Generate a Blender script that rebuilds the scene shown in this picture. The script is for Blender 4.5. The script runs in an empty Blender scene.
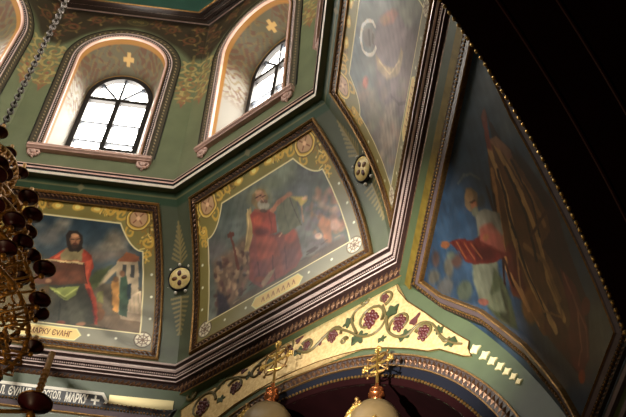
import bpy, bmesh, math, random
import numpy as np
from mathutils import Vector
random.seed(7); rng=np.random.default_rng(7)
PI=math.pi; rad=math.radians
# ---------------------------------------------------------------- camera, world, light levels
EYE=1.6
FPX,PITCH,ROLL=1109.04,0.884678,0.112219
TH=0.00908102; CX,CY=-3.84669,7.90411            # octagon yaw and the plan position of the dome axis
Fv=np.array([0,math.cos(PITCH),math.sin(PITCH)]); R0=np.array([1.,0,0]); U0=np.cross(R0,Fv)
Rv=R0*math.cos(ROLL)+U0*math.sin(ROLL); Uv=-R0*math.sin(ROLL)+U0*math.cos(ROLL)
cd=bpy.data.cameras.new('camera'); cam=bpy.data.objects.new('camera',cd); bpy.context.scene.collection.objects.link(cam)
from mathutils import Matrix
m=Matrix(((Rv[0],Uv[0],-Fv[0],0),(Rv[1],Uv[1],-Fv[1],0),(Rv[2],Uv[2],-Fv[2],EYE),(0,0,0,1)))
cam.matrix_world=m; cd.sensor_fit='HORIZONTAL'; cd.sensor_width=36; cd.lens=36*FPX/626; cd.clip_start=.05; cd.clip_end=200
sc=bpy.context.scene; sc.camera=cam
sc.view_settings.view_transform='Standard'; sc.view_settings.look='None'; sc.view_settings.gamma=1
sc.view_settings.exposure=-0.08; sc.view_settings.use_curve_mapping=False
wd=bpy.data.worlds.new('world'); sc.world=wd; wd.use_nodes=True
wd.node_tree.nodes['Background'].inputs[0].default_value=(.75,.85,1,1); wd.node_tree.nodes['Background'].inputs[1].default_value=.6
PANE=21.0        # daylight through the drum windows
COL=sc.collection
def lamp(name,kind,loc,energy,color,size=.3,aim=None):
    l=bpy.data.lights.new(name,kind); l.energy=energy; l.color=color
    if kind=='AREA': l.shape='DISK'; l.size=size
    else: l.shadow_soft_size=size
    o=bpy.data.objects.new(name,l); COL.objects.link(o); o.location=loc
    if aim is not None: o.rotation_euler=(Vector(aim)-Vector(loc)).to_track_quat('-Z','Y').to_euler()
    return o
# warm light of the nave chandeliers lower down in the church
lamp('nave_lamp_glow','POINT',(CX-1.5,CY-2.0,5.0),300,(1,.72,.42),.5)
# floodlight standing low in the nave, turned on the gold spandrel
fl=lamp('flood_or_fill_spot','SPOT',(CX+.1,CY-4.8,4.3+EYE),15000,(1,.95,.86),.06,aim=(CX+5.2,CY+2.3,10.1+EYE)); fl.data.spot_size=rad(27); fl.data.spot_blend=1
fl=lamp('flood_or_fill_spot','SPOT',(CX-1.5,CY-3.0,5.0+EYE),3500,(1,.95,.86),.06,aim=(CX-.1,CY+5.2,10.95+EYE)); fl.data.spot_size=rad(30); fl.data.spot_blend=.9  # added fill spot that brightens the lettered banner, no such lamp known
# ---------------------------------------------------------------- geometry of the octagon
def frame(k):
    a=TH+PI/2-rad(45)*k
    return np.array([math.cos(a),math.sin(a),0]),np.array([math.sin(a),-math.cos(a),0])
CC=np.array([CX,CY,0.])
def W(k,u,a,z):
    n,t=frame(k); p=CC+n*a+t*u
    return Vector((p[0],p[1],z+EYE))
def ray(x,y):
    v=Fv+Rv*(x-313)/FPX-Uv*(y-208.5)/FPX
    return v/np.linalg.norm(v)
def plane_hit(x,y,k,ap):
    n,t=frame(k); v=ray(x,y); s=(ap+CC@n)/(v@n); q=v*s-CC
    return float(q@t),float(v[2]*s)
def ap_wall(z):
    if z>=14.40: return 3.7157-.0592*(z-14.43)
    t=max(z-11.54,0.); return 5-.1372*t-.08217*t*t-.0090*t**3
def ap_pend(z): return 5.92339+.4892555*z-.04996386*z*z
def hit(x,y,k,fn=ap_wall):
    n,t=frame(k); v=ray(x,y); cn=CC@n
    lo,hi=None,None; pv=None
    for i in range(161):
        s=6+i*.125; z=v[2]*s; g=s*(v@n)-cn-fn(z)
        if pv is not None and pv<0<=g: lo,hi=s-.125,s; break
        pv=g
    if lo is None: return None
    for _ in range(30):
        m_=(lo+hi)/2
        if m_*(v@n)-cn-fn(m_*v[2])<0: lo=m_
        else: hi=m_
    q=v*lo-CC; return float(q@t),float(lo*v[2])
def flat(ap): return lambda z: ap
def S(k,fn,u,z,h=0.):                              # point on a wall surface raised h towards the room
    sl=(fn(z+.01)-fn(z-.01))/.02; L=math.sqrt(1+sl*sl)
    return W(k,u,fn(z)-h/L,z+h*sl/L)
T8=math.tan(rad(22.5))
# ---------------------------------------------------------------- materials
def lin(c):
    return tuple((x/255/12.92) if x/255<=.04045 else ((x/255+.055)/1.055)**2.4 for x in c)
MATS={}
def mat(name,c,rough=.5,metal=0.,noise=.0,scale=8.,bump=0.,emit=0.,spec=.5,attr=False,c2=None):
    if name in MATS: return MATS[name]
    m=bpy.data.materials.new(name); m.use_nodes=True; nt=m.node_tree; b=nt.nodes['Principled BSDF']
    b.inputs['Roughness'].default_value=rough; b.inputs['Metallic'].default_value=metal
    b.inputs['Specular IOR Level'].default_value=spec
    col=lin(c)+(1,)
    src=None
    if attr:
        a=nt.nodes.new('ShaderNodeAttribute'); a.attribute_name='paint'; src=a.outputs['Color']
    if noise>0 or bump>0:
        tc=nt.nodes.new('ShaderNodeTexCoord'); n=nt.nodes.new('ShaderNodeTexNoise'); n.inputs['Scale'].default_value=scale; n.inputs['Detail'].default_value=5
        nt.links.new(tc.outputs['Object'],n.inputs['Vector'])
        if noise>0:
            mx=nt.nodes.new('ShaderNodeMix'); mx.data_type='RGBA'; mx.blend_type='MULTIPLY'; mx.inputs['Factor'].default_value=noise
            rp=nt.nodes.new('ShaderNodeValToRGB'); rp.color_ramp.elements[0].position=.3; rp.color_ramp.elements[0].color=(.25,.25,.25,1) if c2 is None else lin(c2)+(1,)
            rp.color_ramp.elements[1].position=.65; rp.color_ramp.elements[1].color=(1,1,1,1)
            nt.links.new(n.outputs['Fac'],rp.inputs['Fac']); nt.links.new(rp.outputs['Color'],mx.inputs[7])
            if src: nt.links.new(src,mx.inputs[6])
            else: mx.inputs[6].default_value=col
            src=mx.outputs[2]
        if bump>0:
            bp=nt.nodes.new('ShaderNodeBump'); bp.inputs['Strength'].default_value=bump; bp.inputs['Distance'].default_value=.02
            nt.links.new(n.outputs['Fac'],bp.inputs['Height']); nt.links.new(bp.outputs['Normal'],b.inputs['Normal'])
    if src: nt.links.new(src,b.inputs['Base Color'])
    else: b.inputs['Base Color'].default_value=col
    if emit>0:
        b.inputs['Emission Color'].default_value=col; b.inputs['Emission Strength'].default_value=emit
    MATS[name]=m; return m
M_wall=mat('green_wall_paint',(0,0,0),.42,attr=True,noise=.25,scale=3)
M_mural=mat('varnished_mural_paint',(0,0,0),.34,attr=True)
M_green=mat('plain_green_paint',(76,88,60),.4,noise=.3,scale=3)
M_dgreen=mat('deep_green_paint',(40,70,58),.5,noise=.3,scale=3)
M_dark=mat('dark_brown_lacquer',(52,35,32),.3,noise=.5,scale=20)
M_lilac=mat('pale_lilac_gilding',(214,190,182),.3,metal=.2,noise=.2,scale=10)
M_pink=mat('pale_pink_moulding',(198,162,148),.4,noise=.2,scale=10)
M_cream=mat('cream_moulding',(242,230,212),.4)
M_black=mat('black_line',(18,14,16),.4)
M_oldgold=mat('old_gold',(150,112,62),.35,metal=.7,noise=.6,scale=30,bump=.3)
M_bright=mat('bright_gold_leaf',(214,176,96),.3,metal=.8,noise=.3,scale=25)
M_mosaic=mat('gold_mosaic_ground',(240,212,154),.4,metal=.5,noise=.5,scale=22,c2=(190,150,80),bump=.1)
M_carve=mat('carved_bronze_brown',(120,86,60),.35,metal=.5,noise=.7,scale=40,bump=.4)
M_slate=mat('dark_slate_blue_paint',(20,22,32),.8,spec=.15)
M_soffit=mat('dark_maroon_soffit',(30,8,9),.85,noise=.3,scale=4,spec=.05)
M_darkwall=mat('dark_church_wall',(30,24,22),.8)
M_cup=mat('dark_maroon_glass_cup',(66,20,24),.4,spec=.35)
M_brass=mat('aged_brass',(206,150,68),.36,metal=.5,noise=.5,scale=30)
M_redgold=mat('red_gold',(190,110,62),.25,metal=.9)
M_dome=mat('beige_dome_enamel',(112,92,60),.4,noise=.15,scale=12)
M_frame=mat('black_window_frame',(22,18,18),.5)
M_bar=mat('pale_glazing_bar',(60,66,76),.5)
M_pane=mat('daylit_window_pane',(255,248,236),.5,emit=PANE)
M_vine=mat('olive_vine_enamel',(98,86,50),.4)
M_leaf=mat('green_leaf_enamel',(48,62,30),.4)
M_grape=mat('maroon_grape_enamel',(82,34,34),.4)
M_white=mat('white_lettering',(240,232,215),.5)
M_chain=mat('steel_chain',(96,88,82),.4,metal=.8)
M_candle=mat('wax_candle',(150,120,70),.5)
M_reveal=mat('painted_reveal',(0,0,0),.5,attr=True)
# ---------------------------------------------------------------- object helpers
def mesh_obj(name,verts,faces,m,parent=None,smooth=False):
    me=bpy.data.meshes.new(name); me.from_pydata([tuple(v) for v in verts],[],faces); me.update()
    o=bpy.data.objects.new(name,me); COL.objects.link(o)
    if m: me.materials.append(m)
    if parent is not None: o.parent=parent; o.matrix_parent_inverse=parent.matrix_basis.inverted()
    if smooth:
        for p in me.polygons: p.use_smooth=True
    return o
def empty(name,loc):
    o=bpy.data.objects.new(name,None); COL.objects.link(o); o.location=loc; o.empty_display_size=.1
    bpy.context.view_layer.update() if False else None
    return o
def tag(o,label=None,cat=None,group=None,kind=None):
    if label: o['label']=label
    if cat: o['category']=cat
    if group: o['group']=group
    if kind: o['kind']=kind
    return o
class MB:
    def __init__(s): s.v=[]; s.f=[]
    def add(s,vs,fs):
        b=len(s.v); s.v+=[tuple(v) for v in vs]; s.f+=[tuple(i+b for i in f) for f in fs]
    def build(s,name,m,parent=None,smooth=False): return mesh_obj(name,s.v,s.f,m,parent,smooth)
    def sphere(s,c,r,seg=8,rings=5,sc=(1,1,1),axes=None):
        vs=[];fs=[]
        for i in range(rings+1):
            ph=PI*i/rings
            for j in range(seg):
                th=2*PI*j/seg; d=Vector((math.sin(ph)*math.cos(th)*sc[0],math.sin(ph)*math.sin(th)*sc[1],math.cos(ph)*sc[2]))*r
                if axes: d=axes[0]*d.x+axes[1]*d.y+axes[2]*d.z
                vs.append(Vector(c)+d)
        for i in range(rings):
            for j in range(seg): fs.append((i*seg+j,i*seg+(j+1)%seg,(i+1)*seg+(j+1)%seg,(i+1)*seg+j))
        s.add(vs,fs)
    def tube(s,pts,r,seg=8,closed=False,cap=True):
        pts=[Vector(p) for p in pts]; n=len(pts); R=r if isinstance(r,(list,tuple)) else [r]*n
        vs=[];fs=[]; up=None
        for i,p in enumerate(pts):
            a=pts[(i-1)%n] if (closed or i>0) else p; b=pts[(i+1)%n] if (closed or i<n-1) else p
            t=(b-a).normalized()
            if up is None: up=t.orthogonal().normalized()
            up=(up-t*up.dot(t)).normalized(); w=t.cross(up)
            for j in range(seg):
                th=2*PI*j/seg; vs.append(p+(up*math.cos(th)+w*math.sin(th))*R[i])
        for i in range(n if closed else n-1):
            for j in range(seg):
                fs.append((i*seg+j,i*seg+(j+1)%seg,((i+1)%n)*seg+(j+1)%seg,((i+1)%n)*seg+j))
        if cap and not closed: fs+= [tuple(range(seg)),tuple((n-1)*seg+j for j in range(seg))]
        s.add(vs,fs)
    def lathe(s,c,prof,seg=20,axis=None):
        c=Vector(c); z=Vector(axis).normalized() if axis else Vector((0,0,1)); x=z.orthogonal().normalized(); y=z.cross(x)
        vs=[];fs=[]
        for r,h in prof:
            for j in range(seg):
                th=2*PI*j/seg; vs.append(c+z*h+(x*math.cos(th)+y*math.sin(th))*r)
        for i in range(len(prof)-1):
            for j in range(seg): fs.append((i*seg+j,i*seg+(j+1)%seg,(i+1)*seg+(j+1)%seg,(i+1)*seg+j))
        s.add(vs,fs)
    def box8(s,p):  # 8 points: bottom 4, top 4
        s.add(p,[(0,1,2,3),(4,5,6,7),(0,1,5,4),(1,2,6,5),(2,3,7,6),(3,0,4,7)])
def offs(path,closed):                             # mitred in-plane normals, left of the travel direction
    n=len(path); out=[]
    for i in range(n):
        if closed: a,b,c=path[i-1],path[i],path[(i+1)%n]
        else: a,b,c=path[max(i-1,0)],path[i],path[min(i+1,n-1)]
        d1=np.array([b[0]-a[0],b[1]-a[1]]);d2=np.array([c[0]-b[0],c[1]-b[1]])
        l1=np.linalg.norm(d1);l2=np.linalg.norm(d2)
        if l1<1e-9:d1=d2;l1=l2
        if l2<1e-9:d2=d1;l2=l1
        n1=np.array([-d1[1],d1[0]])/l1;n2=np.array([-d2[1],d2[0]])/l2
        s=n1+n2; q=s@n1
        out.append(s/max(q,.4)*1.0 if q>1e-6 else n1)
    return out
def dens(path,step=.08,closed=False):
    out=[]; n=len(path)
    for i in range(n if closed else n-1):
        a,b=path[i],path[(i+1)%n]; L=math.hypot(b[0]-a[0],b[1]-a[1]); m_=max(1,int(L/step))
        for j in range(m_): out.append((a[0]+(b[0]-a[0])*j/m_,a[1]+(b[1]-a[1])*j/m_))
    if not closed: out.append(tuple(path[-1]))
    return out
def relief(mb,k,fn,path,prof,closed=False):        # sweep (offset,height) profile along a (u,z) path lying on a wall
    of=offs(path,closed); n=len(path); m_=len(prof); vs=[];fs=[]
    for (p,o) in zip(path,of):
        for d,h in prof: vs.append(S(k,fn,p[0]+o[0]*d,p[1]+o[1]*d,h))
    for i in range(n if closed else n-1):
        for j in range(m_-1):
            a=i*m_+j;b=((i+1)%n)*m_+j; fs.append((a,a+1,b+1,b))
    mb.add(vs,fs)
def beads(mb,k,fn,path,d,h,r,step,closed=False,seg=6,rings=4,sc=(1,1,1)):
    of=offs(path,closed); pp=[(p[0]+o[0]*d,p[1]+o[1]*d) for p,o in zip(path,of)]
    if closed: pp.append(pp[0])
    acc=0.
    for a,b in zip(pp[:-1],pp[1:]):
        L=math.hypot(b[0]-a[0],b[1]-a[1])
        if L<1e-9: continue
        while acc<L:
            t=acc/L; mb.sphere(S(k,fn,a[0]+(b[0]-a[0])*t,a[1]+(b[1]-a[1])*t,h),r,seg,rings,sc); acc+=step
        acc-=L
def leafrow(mb,k,fn,path,d0,d1,h,step,closed=False):   # slanted carved leaves between two offsets
    of=offs(path,closed); P=list(zip(path,of))
    if closed: P.append(P[0])
    acc=0.;
    for (a,oa),(b,ob) in zip(P[:-1],P[1:]):
        L=math.hypot(b[0]-a[0],b[1]-a[1])
        while acc<L:
            t=acc/L; q=(a[0]+(b[0]-a[0])*t,a[1]+(b[1]-a[1])*t); o=oa*(1-t)+ob*t; tt=np.array([b[0]-a[0],b[1]-a[1]])/L
            def pt(d,s,hh): return S(k,fn,q[0]+o[0]*d+tt[0]*s,q[1]+o[1]*d+tt[1]*s,hh)
            w=step*.42; md=(d0+d1)/2
            mb.add([pt(d0,-w,.002),pt(md,-w*.2,h),pt(d1,w*1.2,.002),pt(md,w*1.3,.004),pt(md,-w*1.2,.004)],[(0,3,1),(3,2,1),(2,4,1),(4,0,1)])
            acc+=step
        acc-=L
# ---------------------------------------------------------------- painter: colours stored on dense wall grids
class Canvas:
    def __init__(s,k,fn,us,zs,h=0.,base=(80,100,80),gain=1.,skip=None,hwf=None):
        s.k,s.fn,s.h,s.gain,s.skip=k,fn,h,gain,skip
        s.nu,s.nz=len(us),len(zs); s.U,s.Z=np.meshgrid(us,zs)
        if hwf is not None:                        # grid squeezed to a width that changes with height
            s.U=s.U*np.array([hwf(z) for z in zs])[:,None]
        s.c=np.ones((s.nz,s.nu,3))*np.array(base,float)
        s.wu=s.U+.0; s.wz=s.Z+.0
    def warp(s,amp,freq,seed=0):                   # wobble the brush edges
        r=np.random.default_rng(seed); s.wu=s.U.copy(); s.wz=s.Z.copy()
        for i in range(6):
            f=freq*(1+i*.7); a,b=r.uniform(-1,1,2)*f; c,d=r.uniform(-1,1,2)*f; p,q=r.uniform(0,6.3,2)
            s.wu+=amp/(1+i*.6)*np.sin(a*s.U+b*s.Z+p); s.wz+=amp/(1+i*.6)*np.sin(c*s.U+d*s.Z+q)
    def noise(s,amp,freq,seed=1,tint=(1,1,1)):
        r=np.random.default_rng(seed); g=np.zeros_like(s.U)
        for i in range(14):
            f=freq*(1+.35*i); a,b=r.normal(0,1,2)*f; g+=np.sin(a*s.U+b*s.Z+r.uniform(0,6.3))/(1+.2*i)
        s.c=np.clip(s.c+amp*g[...,None]*.35*np.array(tint),0,255); return g
    def blend(s,a,col): s.c=s.c*(1-a[...,None])+np.array(col,float)*a[...,None]
    def dist(s,pts,closed):
        D=np.full(s.U.shape,1e9); n=len(pts)
        for i in range(n if closed else n-1):
            ax,ay=pts[i]; bx,by=pts[(i+1)%n]; dx,dy=bx-ax,by-ay; L=dx*dx+dy*dy+1e-12
            t=np.clip(((s.wu-ax)*dx+(s.wz-ay)*dy)/L,0,1); D=np.minimum(D,np.hypot(s.wu-ax-t*dx,s.wz-ay-t*dy))
        return D
    def inside(s,pts):
        I=np.zeros(s.U.shape,bool); n=len(pts)
        for i in range(n):
            ax,ay=pts[i]; bx,by=pts[(i+1)%n]
            if ay==by: continue
            c=((ay>s.wz)!=(by>s.wz))&(s.wu<(bx-ax)*(s.wz-ay)/(by-ay)+ax); I^=c
        return I
    def poly(s,pts,col,soft=.02,al=1.):
        D=s.dist(pts,True); D=np.where(s.inside(pts),D,-D); s.blend(al*np.clip(.5+D/soft,0,1),col)
    def line(s,pts,w,col,al=1.,soft=.006):
        s.blend(al*np.clip(.5+(w/2-s.dist(pts,False))/soft,0,1),col)
    def ell(s,c,rx,ry,col,soft=.02,al=1.,rot=0.):
        s.poly([(c[0]+rx*math.cos(a)*math.cos(rot)-ry*math.sin(a)*math.sin(rot),c[1]+rx*math.cos(a)*math.sin(rot)+ry*math.sin(a)*math.cos(rot)) for a in np.linspace(0,2*PI,22)[:-1]],col,soft,al)
    # traced outlines: photo points carried onto the wall surface first
    def P(s,L): return [q for q in (hit(x,y,s.k,s.fn) for x,y in L) if q]
    def ppoly(s,L,col,soft=.025,al=1.): s.poly(s.P(L),col,soft,al)
    def pline(s,L,w,col,al=1.,soft=.012): s.line(s.P(L),w,col,al,soft)
    def pell(s,x,y,rx,ry,col,soft=.03,al=1.,rot=0.):
        ca,sa=math.cos(rot),math.sin(rot)
        s.poly(s.P([(x+rx*math.cos(a)*ca-ry*math.sin(a)*sa,y+rx*math.cos(a)*sa+ry*math.sin(a)*ca) for a in np.linspace(0,2*PI,19)[:-1]]),col,soft,al)
    def build(s,name,m,parent=None):
        vs=[];idx=-np.ones((s.nz,s.nu),int); 
        n,t=frame(s.k)
        for j in range(s.nz):
            z=s.Z[j,0]; sl=(s.fn(z+.01)-s.fn(z-.01))/.02; L=math.sqrt(1+sl*sl); a=s.fn(z)-s.h/L; zz=z+s.h*sl/L+EYE
            base=CC+n*a
            for i in range(s.nu):
                u=s.U[j,i]; vs.append((base[0]+t[0]*u,base[1]+t[1]*u,zz))
        fs=[]
        sk=s.skip(s.U,s.Z) if s.skip else np.zeros(s.U.shape,bool)
        for j in range(s.nz-1):
            for i in range(s.nu-1):
                if sk[j,i] and sk[j,i+1] and sk[j+1,i] and sk[j+1,i+1]: continue
                a=j*s.nu+i; fs.append((a,a+1,a+s.nu+1,a+s.nu))
        o=mesh_obj(name,vs,fs,m,parent)
        c=s.c.reshape(-1,3)/255; c=np.where(c<=.04045,c/12.92,((c+.055)/1.055)**2.4)*s.gain
        at=o.data.color_attributes.new('paint','FLOAT_COLOR','POINT'); at.data.foreach_set('color',np.c_[np.clip(c,0,1),np.ones(len(c))].astype(np.float32).ravel())
        return o
def spiral(cx,cy,r,turns,a0,sgn,n=26,r1=.15):
    return [(cx+r*(1-(1-r1)*i/n)*math.cos(a0+sgn*turns*2*PI*i/n),cy+r*(1-(1-r1)*i/n)*math.sin(a0+sgn*turns*2*PI*i/n)) for i in range(n+1)]
# ================================================================ STRUCTURE
MURAL_HW=lambda z: T8*ap_wall(z)-.29               # half width of the mural frames at each height
def ring(name,prof,m,fn=None,parent=None,walls=range(8),smooth=False):
    mb=MB()
    for k in walls:
        n=len(prof)
        for j in range(n-1):
            (a0,z0),(a1,z1)=prof[j],prof[j+1]
            mb.add([W(k,-a0*T8,a0,z0),W(k,a0*T8,a0,z0),W(k,a1*T8,a1,z1),W(k,-a1*T8,a1,z1)],[(0,1,2,3)])
    return mb.build(name,m,parent)
WN={-1:'wall_west_bay',0:'wall_north_bay',1:'wall_east_bay',2:'wall_far_east_bay'}
OPW,OPZ0,SPR=.82,14.98,17.6
def in_open(U,Z):
    return ((np.abs(U)<OPW+.03)&(Z>OPZ0-.03)&(Z<SPR))|((Z>=SPR)&(np.hypot(U,Z-SPR)<OPW+.03))
def scroll_patch(c,cx,cz,sc,cols,al=.85,flip=1):
    g,b,r=cols
    for (dx,dz,rr,t,a0,sg) in ((0,0,.20,1.3,0,1),(.03,-.36,.17,1.3,2.2,-1),(-.03,-.68,.14,1.2,.5,1),(0,-.95,.11,1.1,2.6,-1)):
        c.line(spiral(cx+flip*dx*sc,cz+dz*sc,rr*sc,t,a0 if flip>0 else PI-a0,sg*flip),.045*sc,g,al)
        for q in range(8):
            a=a0+q*.79; c.ell((cx+flip*(dx+rr*1.0*math.cos(a))*sc,cz+(dz+rr*1.0*math.sin(a))*sc),.075*sc,.032*sc,g if q%2 else b,.012,al,rot=a)
        c.ell((cx+flip*dx*sc,cz+dz*sc),.045*sc,.045*sc,r,.015,al)
    c.poly([(cx-.06*sc,cz-1.05*sc),(cx+.06*sc,cz-1.05*sc),(cx,cz-1.25*sc)],r,.02,al)
def drum_wall(k):
    us=np.linspace(-1.56,1.56,240); zs=np.linspace(14.38,19.22,330)
    c=Canvas(k,ap_wall,us,zs,0,base=(102,108,78),skip=in_open)
    c.noise(5,1.2,3+k)
    # dark painted frieze around the heads of the windows
    c.warp(.02,3,4)
    c.poly([(-1.7,18.1),(-1.25,17.95),(-.9,18.35),(-.5,18.68),(0,18.78),(.5,18.68),(.9,18.35),(1.25,17.95),(1.7,18.1),(1.7,19.5),(-1.7,19.5)],(56,48,34),.12)
    g=(150,126,74); br=(110,64,46); bd=(96,78,46)
    for sx in (-1,1):
        for (x,z,r,t,a,sg) in ((.75,18.92,.16,1.4,0,1),(1.15,18.62,.2,1.5,1,-1),(1.3,18.98,.13,1.2,2,1),(.42,19.0,.12,1.2,3,-1),(1.42,18.28,.14,1.3,0,1)):
            c.line(spiral(sx*x,z,r,t,a if sx>0 else PI-a,sg*sx),.045,bd,.9); c.line(spiral(sx*x,z,r*.7,1,a+2,-sg*sx),.04,br,.8); c.line(spiral(sx*x,z,r*1.12,.8,a+1,sg*sx),.015,(52,40,30),.8)
            for q in range(6):
                c.ell((sx*x+r*math.cos(q*1.05),z+r*math.sin(q*1.05)),.05,.022,g if q%2 else br,.012,.6,rot=q*1.05)
    c.ell((0,18.98),.23,.13,(92,82,50),.01); c.ell((0,18.98),.2,.1,(62,58,38),.01); c.line(spiral(-.07,18.98,.06,1.2,0,1),.018,g,.7); c.line(spiral(.07,18.98,.06,1.2,PI,-1),.018,g,.7)
    c.warp(.008,9,8)
    for sx in (-1,1):
        scroll_patch(c,sx*1.30,17.72,1.0,((168,148,94),(136,104,66),(144,80,62)),.9,sx)
        c.line([(sx*1.30,18.1),(sx*1.30,16.6)],.05,(120,108,64),.6)
    return tag(c.build(WN[k],M_wall),kind='structure')
for k in (-1,0,1,2): drum_wall(k)
# unseen drum sides, closed above the visible four
ob=ring('wall_rear_bays',[(ap_wall(14.38),14.38),(ap_wall(14.9),14.9)],M_green,walls=(3,4,5,6)); tag(ob,kind='structure')
def rear_drum(k):
    mb=MB()
    def q(u0,u1,z0,z1): mb.add([W(k,u0,ap_wall(z0),z0),W(k,u1,ap_wall(z0),z0),W(k,u1,ap_wall(z1),z1),W(k,u0,ap_wall(z1),z1)],[(0,1,2,3)])
    q(-1.6,-.82,14.9,18.4);q(.82,1.6,14.9,18.4);q(-1.6,1.6,18.4,19.25)
    tag(mb.build('wall_rear_bay',M_green),kind='structure')
for k in (3,4,5,6): rear_drum(k)
def cove_wall(k,name):
    zs=np.linspace(11.5,14.42,200); us=np.linspace(-1,1,280)
    c=Canvas(k,ap_wall,us,zs,0,base=(86,92,70),hwf=lambda z:T8*ap_wall(z)+.002)
    c.noise(4,1.5,11+k)
    c.poly([(-1.8,14.12),(1.8,14.12),(1.8,14.5),(-1.8,14.5)],(52,80,56),.02)
    hwz=lambda z:T8*ap_wall(z)
    e=[(-1.7,14.235),(1.7,14.235)]; c.line(e,.016,(150,136,90),.9)
    for x in (0,): 
        c.poly([(x-.07,14.235),(x,14.29),(x+.07,14.235),(x,14.18)],(140,132,96),.015); 
    for sx in (-1,1):                               # wheat ears painted up and down the corner strips
        for (za,zb) in ((13.32,13.86),(12.78,12.2)):
            for i in range(9):
                t=i/8; z=za+(zb-za)*t; x=sx*hwz(z); w=.13*(1-t)+.02; dz=.06*(1 if zb>za else -1)
                c.line([(x,z),(x-sx*w,z+dz)],.035,(160,142,92),.9)
            c.line([(sx*hwz(za),za),(sx*hwz(zb),zb)],.035,(156,138,88),.9)
    return tag(c.build(name,M_wall),kind='structure')
for k,nm in ((-1,'wall_west_cove'),(0,'wall_north_cove'),(1,'wall_east_cove'),(2,'wall_far_east_cove')): cove_wall(k,nm)
tag(ring('wall_rear_cove',[(ap_wall(z),z) for z in np.linspace(11.5,14.4,12)],M_green,walls=(3,4,5,6)),kind='structure')
# dome base above the upper cornice
tag(ring('ceiling_dome_base',[(2.98,18.9),(2.96,20.2),(2.4,21.4),(1.4,22.2),(0.01,22.5)],M_dgreen),kind='structure')
tag(ring('trim_1',[(3.45,19.25),(3.42,19.20),(3.38,19.21),(3.37,19.16),(3.33,19.18),(3.30,19.12),(3.24,19.13),(3.22,19.07),(3.16,19.08),(3.12,19.0),(3.06,19.0),(3.04,18.93),(2.98,18.94)],M_dark),kind='structure')
t1=[o for o in COL.objects if o.name=='trim_1'][0]
ring('gilt_line',[(3.43,19.195),(3.405,19.20),(3.40,19.22)],M_lilac,parent=t1)
ring('gilt_line',[(3.235,19.10),(3.225,19.075),(3.215,19.08)],M_lilac,parent=t1)
ring('gilt_line',[(3.045,18.945),(3.02,18.925),(2.985,18.93)],M_oldgold,parent=t1)
# string course between windows and murals
band=ring('trim_2',[(3.76,14.50),(3.68,14.485),(3.655,14.47),(3.65,14.44)],M_pink); tag(band,kind='structure')
ring('black_fillet',[(3.65,14.44),(3.672,14.43),(3.672,14.405)],M_black,parent=band)
ring('lower_fillet',[(3.672,14.405),(3.655,14.40),(3.66,14.365)],M_pink,parent=band)
ring('dark_fillet',[(3.66,14.365),(3.685,14.36),(3.69,14.345)],M_black,parent=band)
ring('cream_fillet',[(3.69,14.345),(3.685,14.335),(3.70,14.312),(3.708,14.30)],M_cream,parent=band)
ring('green_underside',[(3.708,14.30),(3.80,14.30)],M_green,parent=band)
# main cornice of the octagon
cor=ring('trim_3',[(5.32,11.60),(4.955,11.585),(4.945,11.565),(4.955,11.545)],M_lilac); tag(cor,kind='structure')
ring('dark_cove',[(4.955,11.545),(4.99,11.54),(5.0,11.505)],M_dark,parent=cor)
ring('lilac_roll',[(5.0,11.505),(4.985,11.495),(4.985,11.47),(5.01,11.455)],M_lilac,parent=cor)
ring('dark_cove',[(5.01,11.455),(5.045,11.45),(5.06,11.40)],M_dark,parent=cor)
ring('lilac_fillet',[(5.06,11.40),(5.045,11.395),(5.05,11.375)],M_lilac,parent=cor)
ring('dark_cove',[(5.05,11.375),(5.085,11.37),(5.09,11.345)],M_dark,parent=cor)
ring('lilac_fillet',[(5.09,11.345),(5.075,11.34),(5.08,11.322)],M_lilac,parent=cor)
ring('leaf_bed',[(5.08,11.322),(5.13,11.31),(5.20,11.18)],M_dark,parent=cor)
ring('gold_fillet',[(5.20,11.18),(5.188,11.175),(5.195,11.155)],M_oldgold,parent=cor)
ring('green_underside',[(5.195,11.155),(5.31,11.145),(5.34,11.145)],M_green,parent=cor)
def fnlin(a0,z0,a1,z1): return lambda z: a0+(a1-a0)*(z-z0)/(z1-z0)
for k in (0,1,2,-1):
    mb=MB(); fb=fnlin(5.035,11.45,5.06,11.40)
    beads(mb,k,fb,dens([(-5.04*T8,11.43),(5.04*T8,11.43)]),0,.006,.014,.034)
    mb.build('bead_row',M_lilac,cor)
    mb=MB(); fb=fnlin(5.13,11.31,5.20,11.18)
    leafrow(mb,k,fb,dens([(-5.15*T8,11.25),(5.15*T8,11.25)],.2),-.055,.055,.03,.085)
    mb.build('carved_leaf_row',M_carve,cor)
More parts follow.
